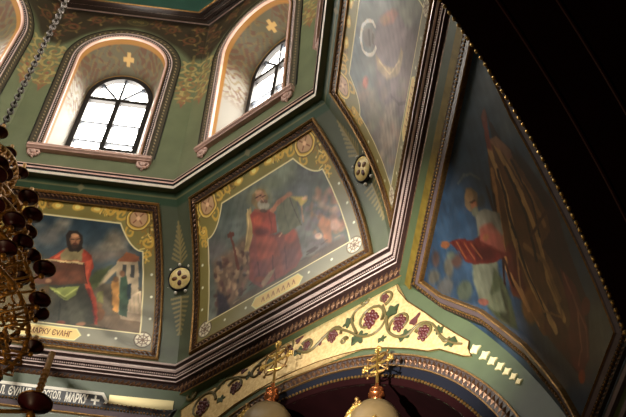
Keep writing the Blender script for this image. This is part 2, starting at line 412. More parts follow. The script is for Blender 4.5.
# ---- pendentives (diagonal bays) and arch walls (cardinal bays)
PW=lambda z: 7.495-ap_pend(z)
AW,AZ,RI=5.3,6.35,3.56
def arch_wall(k,name,ap,cz,R,thick,cu=0.,umax=6.2,ztop=11.17,m=M_green,soff=M_soffit,wide=0.):
    mb=MB(); N=64; inn=[];out=[]
    for i in range(N+1):
        a=PI*i/N; x,y=math.cos(a),math.sin(a)
        inn.append((cu+(wide if (wide and x>0) else R)*x,cz+R*y))
        s=min((umax)/abs(x) if abs(x)>1e-6 else 1e9,(ztop-cz)/y if y>1e-6 else 1e9); out.append((cu+s*x,cz+s*y))
    inn=[(cu+(wide or R),-EYE)]+inn+[(cu-R,-EYE)]; out=[(cu+umax,-EYE)]+out+[(cu-umax,-EYE)]
    n=len(inn)
    vs=[W(k,u,ap,z) for u,z in inn]+[W(k,u,ap,z) for u,z in out]
    mb.add(vs,[(i,i+1,n+i+1,n+i) for i in range(n-1)])
    w=mb.build(name,m); tag(w,kind='structure')
    m2=MB(); vs=[W(k,u,ap,z) for u,z in inn]+[W(k,u,ap+thick,z) for u,z in inn]+[W(k,u,ap+thick,z) for u,z in out]
    m2.add(vs,[(i,i+1,n+i+1,n+i) for i in range(n-1)]+[(n+i,n+i+1,2*n+i+1,2*n+i) for i in range(n-1)])
    m2.build('arch_soffit',soff,w); return w
wallB=arch_wall(1,'wall_east_arch',AW,AZ,RI,1.9)
# the near arch the view looks out through; its edge carries a gilt bead
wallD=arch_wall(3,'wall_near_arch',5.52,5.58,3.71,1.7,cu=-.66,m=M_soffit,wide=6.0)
mb=MB(); pth=[(-.66+3.71*math.cos(a),5.58+3.71*math.sin(a)) for a in np.linspace(PI*.35,PI*1.0,80)]
beads(mb,3,flat(5.52),pth,-.0,.0,.024,.075,seg=8,rings=6); mb.build('edge_bead',M_bright,wallD)
for ap_ in (5.95,6.4):
    mb=MB(); mb.tube([W(3,-.66+3.70*math.cos(a),ap_,5.58+3.70*math.sin(a)) for a in np.linspace(PI*.4,PI,50)],.018,6); mb.build('soffit_rib',mat('dark_red_line',(60,16,16),.5),wallD)
# archivolt of the east arch
def arcpath(R,a0=8,a1=172,n=120): return [(R*math.cos(rad(a)),AZ+R*math.sin(rad(a))) for a in np.linspace(a0,a1,n)]
arc=arcpath(3.56)
def arcv(name,d0,d1,h,m):
    mb=MB(); relief(mb,1,flat(AW),arc,[(-d0,-.01),(-d0,h),(-d1,h),(-d1,-.01)]); return mb.build(name,m,vault)
mb=MB(); relief(mb,1,flat(AW),arc,[(0,-.005),(0,.03),(-.10,.03),(-.10,.0)]); vault=mb.build('trim_4',M_soffit); tag(vault,kind='structure')
arcv('slate_band',.14,.27,.02,M_slate); arcv('carved_bed',.27,.44,.03,M_dark)
arcv('inner_gilt_line',.265,.28,.045,M_oldgold); arcv('outer_gilt_line',.43,.45,.045,M_oldgold)
mb=MB(); beads(mb,1,flat(AW),arc,-.12,.03,.022,.062); mb.build('bead_row',M_oldgold,vault)
mb=MB(); leafrow(mb,1,flat(AW-.03),arc,-.29,-.42,.03,.08); mb.build('carved_leaf_row',M_carve,vault)
# dark church beyond
def quad(name,pts,m): return tag(mesh_obj(name,pts,[(0,1,2,3)],m),kind='structure')
def wbox(x0,x1,y0,y1,z0,z1):
    quad('floor',[(x0,y0,z0),(x1,y0,z0),(x1,y1,z0),(x0,y1,z0)],mat('dim_stone_floor',(70,60,52),.6,noise=.3))
    quad('wall_north',[(x0,y1,z0),(x1,y1,z0),(x1,y1,z1),(x0,y1,z1)],M_darkwall)
    quad('wall_south',[(x0,y0,z0),(x1,y0,z0),(x1,y0,z1),(x0,y0,z1)],M_darkwall)
    quad('wall_west',[(x0,y0,z0),(x0,y1,z0),(x0,y1,z1),(x0,y0,z1)],M_darkwall)
    quad('wall_east',[(x1,y0,z0),(x1,y1,z0),(x1,y1,z1),(x1,y0,z1)],M_darkwall)
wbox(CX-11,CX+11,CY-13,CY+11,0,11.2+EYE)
mb=MB()
cs=[(CX+11,CY-13),(CX+11,CY+11),(CX-11,CY+11),(CX-11,CY-13)]
zc=11.19+EYE; rr=5.33/math.cos(rad(22.5))
oc=[(CX+rr*math.cos(TH+rad(22.5+45*i)),CY+rr*math.sin(TH+rad(22.5+45*i)),zc) for i in range(8)]
# ceiling around the octagonal opening
sq=[(CX+24*math.cos(TH+rad(22.5+45*i)),CY+24*math.sin(TH+rad(22.5+45*i))) for i in range(8)]
mb.add([p for p in oc]+[(a,b,zc) for a,b in sq],[(i,(i+1)%8,8+(i+1)%8,8+i) for i in range(8)])
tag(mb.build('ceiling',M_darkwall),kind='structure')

# ================================================================ WINDOWS
GA=4.20; GW,GZ0,GS,GR=.615,15.5,17.27,.80
def open_path(hw,z0,sp,ry,n=22):
    return [(-hw,z0)]+[(-hw,z0+(sp-z0)*i/6) for i in range(1,6)]+[(hw*math.cos(PI-PI*i/n),sp+ry*math.sin(PI*i/n)) for i in range(n+1)]+[(hw,sp-(sp-z0)*i/6) for i in range(1,6)]+[(hw,z0)]
def window(k,idx,full=True):
    root=empty('window_%d'%idx,W(k,0,ap_wall(15),15)); tag(root,kind='structure')
    pane=MB(); pth=open_path(GW,15.0,GS,GR); pane.add([W(k,u,GA+.05,z) for u,z in pth],[tuple(range(len(pth)))]); pane.build('pane',M_pane,root)
    # splayed reveal, painted at its head
    A=open_path(OPW,OPZ0,SPR,OPW,60); B=open_path(GW,15.02,GS,GR,60); n=len(A); m_=26
    # arc length parameter
    vs=[];cols=[]
    L=[0]
    for a,b in zip(A[:-1],A[1:]): L.append(L[-1]+math.hypot(b[0]-a[0],b[1]-a[1]))
    Lm=L[-1]/2
    # resample
    N=300; AA=[];BB=[];SS=[]
    for i in range(N+1):
        l=L[-1]*i/N; j=max(0,min(n-2,int(np.searchsorted(L,l))-1)); t=(l-L[j])/max(L[j+1]-L[j],1e-9)
        AA.append((A[j][0]+(A[j+1][0]-A[j][0])*t,A[j][1]+(A[j+1][1]-A[j][1])*t)); BB.append((B[j][0]+(B[j+1][0]-B[j][0])*t,B[j][1]+(B[j+1][1]-B[j][1])*t)); SS.append(l-Lm)
    r=np.random.default_rng(3)
    for i in range(N+1):
        for j in range(m_+1):
            t=j/m_; u=AA[i][0]*(1-t)+BB[i][0]*t; z=AA[i][1]*(1-t)+BB[i][1]*t; a=ap_wall(AA[i][1])*(1-t)+GA*t
            vs.append(W(k,u,a,z))
            s_=SS[i]; y=t*.68; base=np.array((222,216,204.))
            top=np.clip((1.75-abs(s_))/.5,0,1)  # head of the reveal gets little light; that shade is mixed into its colour
            base=base*(1-top*.9)*.66+np.array((84,78,56))*top*.8
            v=math.sin(s_*19+2.2*math.sin(y*14))*math.sin(y*20+1.7*math.sin(s_*15)); w=math.sin(s_*31+3*math.sin(y*17+s_*5))
            pat=np.clip((2.6-abs(s_))/.5,0,1)
            if pat>0 and .1<y<.58 and abs(s_)>.2:
                if v>.22: base=base*(1-.6*pat)+np.array((84,46,32))*.6*pat
                elif w>.55: base=base*(1-.5*pat)+np.array((112,90,48))*.5*pat
            if top>0 and (abs(s_)<.03+.12*abs(y-.34) and abs(y-.34)<.13 or abs(y-.34)<.03+.12*abs(s_) and abs(s_)<.13): base=np.array((170,138,84.))
            elif top>0 and abs(y-.34)<.22 and abs(s_)<.22 and abs(abs(y-.34)-abs(s_))<.02: base=np.array((90,62,40.))
            if y<.085: base=np.array((140,98,44.))
            elif y<.095 : base=np.array((90,60,40.))
            if y>.62: base=np.array((170,124,54.))
            cols.append(base)
    fs=[(i*(m_+1)+j,i*(m_+1)+j+1,(i+1)*(m_+1)+j+1,(i+1)*(m_+1)+j) for i in range(N) for j in range(m_)]
    o=mesh_obj('reveal',vs,fs,M_reveal,root,True)
    c=np.array(cols)/255; c=np.where(c<=.04045,c/12.92,((c+.055)/1.055)**2.4)
    at=o.data.color_attributes.new('paint','FLOAT_COLOR','POINT'); at.data.foreach_set('color',np.c_[c,np.ones(len(c))].astype(np.float32).ravel())
    sl=MB(); sl.add([W(k,-OPW,ap_wall(15)-.0,OPZ0),W(k,OPW,ap_wall(15)-.0,OPZ0),W(k,GW+.05,GA+.02,15.08),W(k,-GW-.05,GA+.02,15.08)],[(0,1,2,3)]); sl.build('inner_sill',M_cream,root)
    # dark sash with its bars
    f=MB(); pth=open_path(GW,GZ0,GS,GR)
    def bar(p0,p1,w,d=.05,a=GA):
        p0=np.array(p0);p1=np.array(p1); t=(p1-p0)/np.linalg.norm(p1-p0); nn=np.array([-t[1],t[0]])*w/2
        q=[p0+nn,p1+nn,p1-nn,p0-nn]; return [W(k,x[0],a-d,x[1]) for x in q]+[W(k,x[0],a+.04,x[1]) for x in q]
    mb=MB(); fn=flat(GA); pth=open_path(GW,15.05,GS,GR)
    relief(mb,k,fn,pth,[(.03,-.04),(.03,.06),(-.075,.06),(-.075,-.04)],closed=False)
    mb.box8(bar((0,15.72),(GW,15.72),.10)); mb.box8(bar((-GW,15.1),(GW,15.1),.10)); mb.box8(bar((-GW,GS),(GW,GS),.10)); mb.box8(bar((0,15.05),(0,GS),.09))
    mb.build('sash_frame',M_frame,root)
    for z in (15.95,16.52):
        b=MB(); b.box8(bar((-GW,z),(GW,z),.034,.03)); b.build('glazing_bar',M_bar,root)
    for a in (45,90,135):
        b=MB(); b.box8(bar((0,GS),(GW*.97*math.cos(rad(a)),GS+GR*.97*math.sin(rad(a))),.045,.03)); b.build('glazing_bar',M_bar,root)
    if not full: return root
    # moulded surround
    pth=dens(open_path(OPW,OPZ0,SPR,OPW,30),.1)
    def st(name,d0,d1,h,m,h0=0.):
        mb=MB(); relief(mb,k,ap_wall,pth,[(d0,-.005),(d0,h),(d1,h),(d1,-.005)]); return mb.build(name,m,root)
    st('inner_roll',-.01,.025,.05,M_pink); st('gilt_fillet',.025,.045,.03,M_oldgold); st('dark_bead_band',.045,.105,.02,M_black)
    st('pale_fillet',.105,.125,.035,M_lilac); st('border_band',.125,.27,.012,mat('olive_border_band',(66,58,42),.4)); st('outer_line',.27,.285,.02,M_black)
    mb=MB(); beads(mb,k,ap_wall,pth,.075,.015,.016,.05); mb.build('bead_row',M_lilac,root)
    mb=MB(); leafrow(mb,k,ap_wall,pth,.15,.25,.02,.085); mb.build('border_ornament',mat('tan_ornament',(150,132,96),.45),root)
    # sill with two carved brackets
    sp=[(-1.06,14.90),(1.06,14.90)]
    mb=MB(); relief(mb,k,ap_wall,dens(sp,.2),[(.075,0),(.075,.09),(.045,.11),(.03,.10),(.01,.12),(-.02,.12),(-.04,.09),(-.055,.08),(-.065,.0)])
    for e in (-1.06,1.06): mb.add([S(k,ap_wall,e,14.90+d,h) for d,h in [(.075,0),(.075,.09),(.045,.11),(.03,.10),(.01,.12),(-.02,.12),(-.04,.09),(-.055,.08),(-.065,.0)]],[tuple(range(9))])
    mb.build('window_sill',M_pink,root)
    for sx in (-1,1):
        mb=MB(); cx_=sx*.93
        mb.sphere(S(k,ap_wall,cx_,14.78,.03),.055,10,8)
        for q in range(7):
            a=PI+PI*q/6; mb.sphere(S(k,ap_wall,cx_+.09*math.cos(a),14.79+.08*math.sin(a),.03),.03,8,6)
        mb.tube([S(k,ap_wall,cx_-.1,14.83,.03),S(k,ap_wall,cx_,14.815,.05),S(k,ap_wall,cx_+.1,14.83,.03)],.025,8)
        mb.sphere(S(k,ap_wall,cx_,14.67,.02),.022,8,6)
        mb.build('sill_bracket',M_pink,root,True)
    return root
window(-1,1);window(0,2);window(1,3);window(2,4)
for i,k in enumerate((3,4,5,6)): window(k,5+i,False)
# ================================================================ MURALS
def inner_path():
    # picture edge inside the painted border: concave chamfers at the two upper corners
    L=[]
    top=13.80; bot=12.07
    w=lambda z: MURAL_HW(z)-.335
    for z in np.linspace(bot,13.42,14): L.append((-w(z),z))
    for a in np.linspace(0,1,8)[1:]:
        ang=-PI/2+a*PI/2; L.append((-w(13.42)+.02+ (.42)*a, 13.42+.38*(a**1.8)))
    R=[(-x,z) for x,z in reversed(L)]
    return L+R
def mural_canvas(k):
    f=lambda z: MURAL_HW(z)-.06
    us=np.linspace(-1,1,300); zs=np.linspace(11.70,14.12,260)
    c=Canvas(k,ap_wall,us,zs,.012,base=(128,116,64),hwf=f)
    t=np.clip((c.U*.5-(c.Z-12.6))/1.0+.2,0,1); c.c=c.c*(1-t[...,None])+np.array((132,128,110.))*t[...,None]  # glare on the lower right of the border, painted in as grey
    c.gain=1.3; return c
def border(c):
    c.noise(7,3,31)
    w=lambda z: MURAL_HW(z)-.335
    c.warp(.0,1)
    # foliage at the upper corners, cartouche foliage, discs
    gold=(208,168,76); gd=(104,76,34); gl=(236,208,124)
    rb=np.random.default_rng(5); c.warp(.01,10,5)
    for i in range(150):
        sx=1 if i%2 else -1; t=rb.uniform(0,1)
        if i%3: x=rb.uniform(.45,1.32); z=13.94+rb.normal(0,.05)-(max(0,x-1.0))*.2
        else: x=rb.uniform(1.12,1.36)+.02; z=rb.uniform(13.25,13.9); x=min(x,MURAL_HW(z)-.13-rb.uniform(0,.14))
        a=rb.uniform(0,3.1); l=rb.uniform(.03,.09); co=[gold,gd,gl,(150,112,50)][rb.integers(4)]
        c.line([(sx*x,z),(sx*x+l*math.cos(a),z+l*math.sin(a)),(sx*x+l*math.cos(a+.9)*1.5,z+l*math.sin(a+.9)*1.5)],rb.uniform(.015,.035),co,.8)
    for sx in (-1,1):
        c.warp(.012,10,5)
        for (x,z,r,t,a,sg) in ((1.03,13.90,.22,1.,0,1),(.76,13.93,.10,1.1,0,-1),(.58,13.95,.08,1.1,2,1),(1.23,13.58,.10,1.2,1,-1),(1.27,13.38,.07,1.1,0,1),(.95,13.70,.1,1,2,1)):
            if (x,z)!=(1.03,13.90): c.line(spiral(sx*x,z,r,t,a if sx>0 else PI-a,sg*sx),.035,gold,.9)
            pass
        c.ell((sx*1.03,13.90),.195,.195,gd,.01); c.ell((sx*1.03,13.90),.18,.18,gl,.01); c.ell((sx*1.03,13.90),.165,.165,gold,.01); c.ell((sx*1.03,13.90),.145,.145,gd,.01); c.ell((sx*1.03,13.90),.13,.13,(190,150,112),.01)
        c.warp(0,1)
        c.line([(sx*1.03-.07,13.83),(sx*1.03+.07,13.97)],.02,(140,84,60)); c.line([(sx*1.03-.07,13.97),(sx*1.03+.07,13.83)],.02,(140,84,60)); c.ell((sx*1.03,13.9),.035,.035,(226,190,150))
        # lower corner discs with eight-spoked crosses
        x0=sx*1.47;z0=11.97
        c.ell((x0,z0),.145,.145,(92,76,58),.008); c.ell((x0,z0),.125,.125,(216,206,182),.008)
        for q in range(4): a=PI*q/4; c.line([(x0-.11*math.cos(a),z0-.11*math.sin(a)),(x0+.11*math.cos(a),z0+.11*math.sin(a))],.018,(110,84,66))
        c.line([(x0+.075*math.cos(a),z0+.075*math.sin(a)) for a in np.linspace(0,2*PI,20)],.014,(110,84,66))
        for z in (12.35,12.72,13.08): c.ell((sx*(w(z)+.14),z),.022,.022,(240,232,205),.01)
        for x in (.62,1.05): c.ell((sx*x,11.94),.022,.022,(240,232,205),.01)
    c.warp(.01,12,6)
    for (x,z) in ((0,13.95),(-.32,13.95),(.32,13.95)):
        c.ell((x,z),.10,.05,gold,.02); c.ell((x,z),.05,.03,gl,.01); 
    c.warp(0,1)
def brush(c,seed=3,amp=.3):
    r=np.random.default_rng(seed); gx=np.zeros_like(c.U);gy=np.zeros_like(c.U)
    for i in range(10):
        f=9*(1+.5*i); a,b=r.normal(0,1,2)*f; gx+=np.sin(a*c.U+b*c.Z+r.uniform(0,6.3))*.5; a,b=r.normal(0,1,2)*f; gy+=np.sin(a*c.U+b*c.Z+r.uniform(0,6.3))*.5
    J,I=np.meshgrid(np.arange(c.nz),np.arange(c.nu),indexing='ij')
    c.c=c.c[np.clip((J+gy*amp).round().astype(int),0,c.nz-1),np.clip((I+gx*amp).round().astype(int),0,c.nu-1)]
    m=np.zeros_like(c.U)
    for i in range(12):
        f=5*(1+.4*i); a,b=r.normal(0,1,2)*f; m+=np.sin(a*c.U+b*c.Z+.4*gx+r.uniform(0,6.3))
    c.c=np.clip(c.c*(1+.028*m)[...,None]+.8*gx[...,None],0,255)
def finish(c):
    c.warp(0,1); ip=inner_path()
    c.line(ip+[ip[0]],.022,(232,218,170),.95)
LBL=[(-.5,11.92),(-.42,12.02),(.42,12.02),(.5,11.92),(.42,11.82),(-.42,11.82)]
def mask_pic(c,fnpaint):                            # paint the scene only inside the picture edge
    keep=c.c.copy(); fnpaint(c); brush(c); g_=c.c.mean(2,keepdims=True); c.c=np.clip((c.c*.78+g_*.22)*np.array((1.05,1.0,.93)),0,255); c.warp(0,1); ip=inner_path(); I=c.inside(ip); c.c=np.where(I[...,None],c.c,keep)
FR_PATH=dens([(-MURAL_HW(z),z) for z in np.linspace(11.64,14.14,16)]+[(MURAL_HW(z),z) for z in np.linspace(14.14,11.64,16)],.1,True)
def mural_thing(k,label,paint,lettered):
    root=empty('framed_wall_mural',W(k,0,ap_wall(11.64),11.64)); tag(root,label,'mural',group='framed murals on the octagon cove')
    c=mural_canvas(k); border(c); mask_pic(c,paint); finish(c)
    c.poly(LBL,(232,198,128),.01); c.line(LBL+[LBL[0]],.016,(244,222,160)); 
    if not lettered:
        for i in range(7): x=-.30+.1*i; c.line([(x,11.89),(x+.03,11.96),(x+.05,11.88)],.016,(150,84,50),.8)
    c.build('mural_picture',M_mural,root)
    def fr(name,prof,m): mb=MB(); relief(mb,k,ap_wall,FR_PATH,prof,True); return mb.build(name,m,root)
    fr('outer_gilt_moulding',[(0,-.01),(0,.04),(-.015,.055),(-.04,.045),(-.04,.01)],M_oldgold)
    bed=fr('carved_frame',[(-.04,.0),(-.04,.03),(-.125,.03),(-.125,.0)],M_dark)
    mb=MB(); leafrow(mb,k,lambda z: ap_wall(z)-.03,FR_PATH,-.045,-.12,.025,.075,True); mb.build('leaf_carving',M_carve,bed)
    fr('inner_fillet',[(-.12,.0),(-.12,.036),(-.135,.036),(-.135,.0)],M_oldgold)
    return root
def text_on(k,fn,s,u0,u1,zb,h,ext,m,name,parent,shear=.0,off=.012):
    cu=bpy.data.curves.new('t','FONT'); cu.body=s; cu.size=1; cu.extrude=0; cu.shear=shear; cu.offset=off
    o=bpy.data.objects.new('t',cu); COL.objects.link(o); bpy.context.view_layer.update()
    dg=bpy.context.evaluated_depsgraph_get(); me=bpy.data.meshes.new_from_object(o.evaluated_get(dg))
    bpy.data.objects.remove(o); v=np.array([x.co[:] for x in me.vertices]); x0,x1=v[:,0].min(),v[:,0].max(); y0,y1=v[:,1].min(),v[:,1].max()
    for i,x in enumerate(me.vertices):
        x.co=S(k,fn,u0+(v[i,0]-x0)/(x1-x0)*(u1-u0),zb+(v[i,1]-y0)/(y1-y0)*h,ext)
    r=bpy.data.objects.new(name,me); COL.objects.link(r); me.materials.clear(); me.materials.append(m)
    if parent is not None: r.parent=parent; r.matrix_parent_inverse=parent.matrix_basis.inverted()
    return r
def paint1(c):
    c.warp(.02,5,2)
    g=c.Z; top=np.clip((c.Z-12.1)/1.7,0,1)
    c.c=np.array((116,120,118.))*(1-top[...,None])+np.array((36,60,80.))*top[...,None]
    c.noise(10,2.5,5)
    cl=(150,142,126)
    for x,y,rx,ry,co in ((64,225,8,5,cl),(58,232,10,5,(120,116,110)),(48,240,12,7,(112,110,108)),(114,238,9,9,(140,128,108)),(112,246,14,7,cl),(128,236,6,6,(128,120,108)),(92,252,10,5,(116,114,112)),(40,226,7,3,(110,112,112)),(100,256,12,5,(126,112,104)),(122,254,14,5,(120,108,100)),(20,245,14,8,(110,108,100))):
        c.pell(x,y,rx,ry,co,.12,.75)
    c.ppoly([(-40,290),(40,285),(100,288),(142,290),(150,350),(-40,335)],(92,76,56),.08)
    c.ppoly([(20,250),(50,262),(45,330),(-40,330),(-40,260)],(84,72,46),.15,.8)
    for i in range(14): c.pell(rng.uniform(-30,40),rng.uniform(262,325),6,8,random.choice([(96,84,44),(60,60,36),(120,96,52),(80,50,40)]),.08,.6)
    c.warp(.01,6,3)
    # church with stair
    c.ppoly([(116,262),(126,256),(138,258),(139,318),(117,312)],(176,160,134),.02)
    c.ppoly([(116,262),(126,252),(140,257),(140,262)],(150,84,52),.02)
    for x in (124,132.5): c.ppoly([(x-2,265),(x+2,265),(x+1.5,277),(x-2,277)],(64,66,70),.015)
    c.ppoly([(96,285),(117,264),(118,270),(100,290)],(176,162,132),.02)
    c.ppoly([(84,288),(96,272),(112,266),(104,280),(96,292)],(70,84,46),.06)
    c.ppoly([(96,290),(104,284),(112,284),(112,318),(98,316)],(92,84,70),.04); c.ppoly([(98,294),(104,292),(104,304),(97,302)],(110,112,60),.03)
    c.ppoly([(100,316),(140,318),(143,338),(92,332)],(112,92,70),.04)
    for i in range(5): x=124+4*i; c.pline([(x,300-i*1.5),(x,314)],.04,(188,170,146))
    c.pline([(122,301),(140,292)],.035,(196,180,156)); c.ppoly([(118,312),(142,314),(143,322),(120,320)],(160,140,118),.02)
    c.ppoly([(112,282),(118,280),(121,296),(118,314),(113,312)],(190,132,60),.02); c.pell(116,280,2.6,3,(120,84,54))
    c.ppoly([(120,278),(126,276),(129,292),(126,318),(119,316)],(54,84,66),.02); c.pell(122,274,2.6,3.4,(130,88,60)); c.ppoly([(127,284),(131,283),(131,298),(127,300)],(38,58,70),.02)
    c.pell(97,307,6,4,(120,84,50)); c.pell(96,315,9,8,(112,72,44),.03); c.pell(94,313,3,3,(160,110,66),.03)
    c.ppoly([(86,326),(143,336),(143,346),(20,330),(20,320)],(48,52,34),.04)
    # seated evangelist: red cloak, pale tunic, open codex
    c.ppoly([(49,258),(60,251),(70,248),(84,250),(92,256),(94,268),(90,282),(97,300),(97,326),(84,326),(86,286),(82,264),(46,260)],(176,58,38),.02)
    c.ppoly([(86,262),(93,260),(88,282),(92,290),(86,290)],(214,84,52),.02,.8); c.pline([(90,292),(94,322)],.05,(120,34,34),.8); c.pline([(54,258),(66,251)],.04,(222,96,60),.8)
    c.ppoly([(60,254),(66,249),(84,250),(82,262),(60,260)],(136,124,84),.03)
    c.ppoly([(34,286),(46,282),(84,284),(92,300),(94,326),(60,329),(28,322)],(54,56,46),.03)
    c.ppoly([(46,292),(56,290),(50,324),(40,322)],(70,66,48),.05,.7); c.ppoly([(66,300),(76,296),(84,324),(70,326)],(74,76,62),.05,.7); c.pline([(60,300),(58,326)],.03,(34,36,32),.7)
    c.ppoly([(48,286),(56,288),(80,287),(76,296),(66,301),(56,295)],(126,144,66),.02); c.pline([(52,289),(64,297),(78,289)],.025,(170,182,96),.8); c.pline([(54,293),(66,299)],.02,(84,96,44),.8)
    c.ppoly([(38,261),(46,259),(84,264),(84,268),(87,285),(46,284),(34,282)],(88,50,34),.015)
    c.ppoly([(50,270),(80,272),(82,282),(52,281)],(116,62,38),.05,.6); c.pline([(40,260),(60,261),(84,264)],.03,(196,170,120)); c.pline([(84,264),(88,286)],.02,(60,34,26))
    c.pell(49,280,3,2.6,(168,122,88)); c.ppoly([(40,288),(50,284),(48,300),(40,320),(34,318)],(84,66,34),.03)
    c.ppoly([(67,246),(66,236),(70,231),(78,231),(83,237),(83,249),(79,253),(70,252)],(40,28,22),.02)
    c.pell(75,241,4.6,6.8,(158,106,72)); c.pell(75,236,3.6,2.2,(190,140,98),.02,.8); c.pell(75,247,3.4,3,(62,40,30),.02); c.pline([(71.5,240),(74,240.5)],.014,(40,24,18)); c.pline([(76.5,240.5),(79,240)],.014,(40,24,18)); c.pline([(75.2,240),(75.6,244)],.012,(110,64,44)); c.pline([(73.5,245.3),(77,245.4)],.012,(120,50,40))
    c.pell(60,323,5,2.5,(120,60,44)); c.pell(80,325,5,2,(140,96,70))
def paint2(c):
    c.warp(.02,5,12); c.c[:]=(92,104,102); c.noise(18,2.2,8)
    for x,y,rx,ry,co in ((240,190,14,10,(92,104,96)),(285,175,14,12,(116,132,118)),(300,190,14,14,(86,96,110)),(228,212,10,14,(72,88,84)),(232,232,10,12,(92,108,112)),(325,215,12,10,(106,100,112)),(310,170,12,8,(74,80,92)),(270,182,8,6,(98,112,92)),(308,225,14,12,(128,132,140)),(216,250,10,10,(104,100,108)),(320,245,14,7,(110,96,112)),(300,250,10,10,(112,118,124)),(290,270,14,6,(110,100,96))):
        c.pell(x,y,rx,ry,co,.2,.8)
    c.ppoly([(214,262),(232,250),(244,240),(256,236),(256,262),(245,290),(225,312),(216,312)],(116,88,74),.12,.9)
    for i in range(70):
        t=rng.uniform(0,1); x=215+rng.uniform(0,36); y=262-(x-215)*.55+rng.uniform(0,44); c.pell(x,y,rng.uniform(1.2,3),rng.uniform(1.5,4),random.choice([(152,118,92),(88,56,56),(120,84,80),(60,50,56),(170,140,112),(104,100,110),(76,44,40)]),.03,.75)
    for i in range(60):
        x=rng.uniform(308,346); y=rng.uniform(188,238); c.pell(x,y,rng.uniform(1.5,4),rng.uniform(2,5),random.choice([(176,120,100),(150,84,72),(190,150,132),(130,110,130),(196,130,96),(120,116,140)]),.05,.6)
    c.ppoly([(319,224),(325,214),(331,222),(330,246),(324,244)],(188,112,72),.04,.8); c.pell(318,237,3,4,(206,170,160)); c.pell(335,224,5,6,(204,160,150),.05,.7)
    c.ppoly([(236,300),(260,284),(300,262),(345,236),(350,246),(218,318),(218,310)],(92,74,64),.06,.8)
    for i in range(26): 
        x=rng.uniform(232,340); y=312-(x-222)*.565+rng.uniform(-12,-2); c.pline([(x,y),(x+6,y-4)],.03,random.choice([(150,128,104),(66,50,50),(120,84,72),(84,70,72)]),.7)
    c.ppoly([(217,290),(226,296),(232,310),(217,318)],(34,34,60),.06,.8)
    c.pline([(232,236),(234,250),(238,268)],.05,(104,52,40)); c.pline([(229,238),(235,236)],.05,(96,48,38))
    c.warp(.01,6,13)
    # prophet in red holding up the tablet
    c.ppoly([(247,214),(252,208),(254,232),(250,252),(245,252)],(176,150,96),.03); c.pline([(249,210),(248,230),(246,246)],.02,(216,196,140),.8)
    c.ppoly([(250,250),(254,234),(276,234),(286,228),(294,230),(300,240),(302,258),(296,268),(280,278),(262,288),(250,280)],(138,66,64),.03)
    c.ppoly([(256,236),(274,236),(280,256),(258,260)],(164,70,58),.04,.8); c.ppoly([(252,260),(268,262),(270,284),(256,284)],(112,62,74),.06,.6); c.ppoly([(280,250),(296,248),(298,264),(284,272)],(116,66,80),.06,.6)
    c.pell(291,236,7,7,(180,74,60),.05); c.pline([(279,236),(283,231),(290,227)],.03,(206,160,132),.7); c.pline([(258,262),(262,284)],.03,(84,40,50),.6); c.pline([(272,256),(276,280)],.03,(84,40,50),.6); c.pline([(285,246),(287,268)],.03,(90,44,54),.6)
    c.ppoly([(251,216),(256,210),(272,210),(277,216),(277,232),(262,238),(253,234)],(162,62,52),.02)
    c.pell(258,221,5,5,(206,84,58),.05,.8); c.pell(262,232,7,4,(96,40,52),.06,.7); c.pline([(270,214),(272,230)],.03,(120,40,36),.6)
    c.ppoly([(270,212),(274,214),(286,200),(290,195),(286,194),(278,200)],(178,112,86),.02)
    c.ppoly([(278,207),(288,196),(296,198),(302,226),(284,234),(279,228)],(104,112,92),.02); c.pline([(290,197),(301,226)],.015,(70,66,60)); c.pline([(284,203),(290,230)],.012,(80,80,68),.6)
    c.ppoly([(290,196),(304,196),(309,200),(302,206),(298,200)],(178,160,82),.03); c.pline([(302,206),(304,222)],.04,(170,128,108),.8); c.pell(306,198,3,2,(196,160,120)); c.pell(289,194,3,2,(160,110,90))
    c.pell(261,199,13,14,(140,140,100),.06,.35)
    c.ppoly([(253,204),(253,194),(259,188),(266,190),(269,198),(267,208),(257,210)],(132,110,72),.03)
    c.pell(261,197,4.6,6.5,(158,110,84),.02); c.pell(264,206,6,6,(150,148,136),.03); c.pell(265,202,3.6,2,(100,62,48),.02,.8); c.pline([(256,198),(262,195.5)],.02,(60,34,30)); c.pline([(262,198),(266,196)],.015,(70,40,34)); c.pell(259,192,4,2,(184,144,110),.02,.7); c.pline([(262,198),(264.5,201.5)],.014,(190,140,110))
    c.pell(264,212,4,1.6,(86,60,52),.02,.8)
    c.pell(262,279,6,3,(150,70,56),.03); c.ppoly([(262,284),(270,272),(276,268),(272,278),(264,288)],(160,140,116),.03,.8)
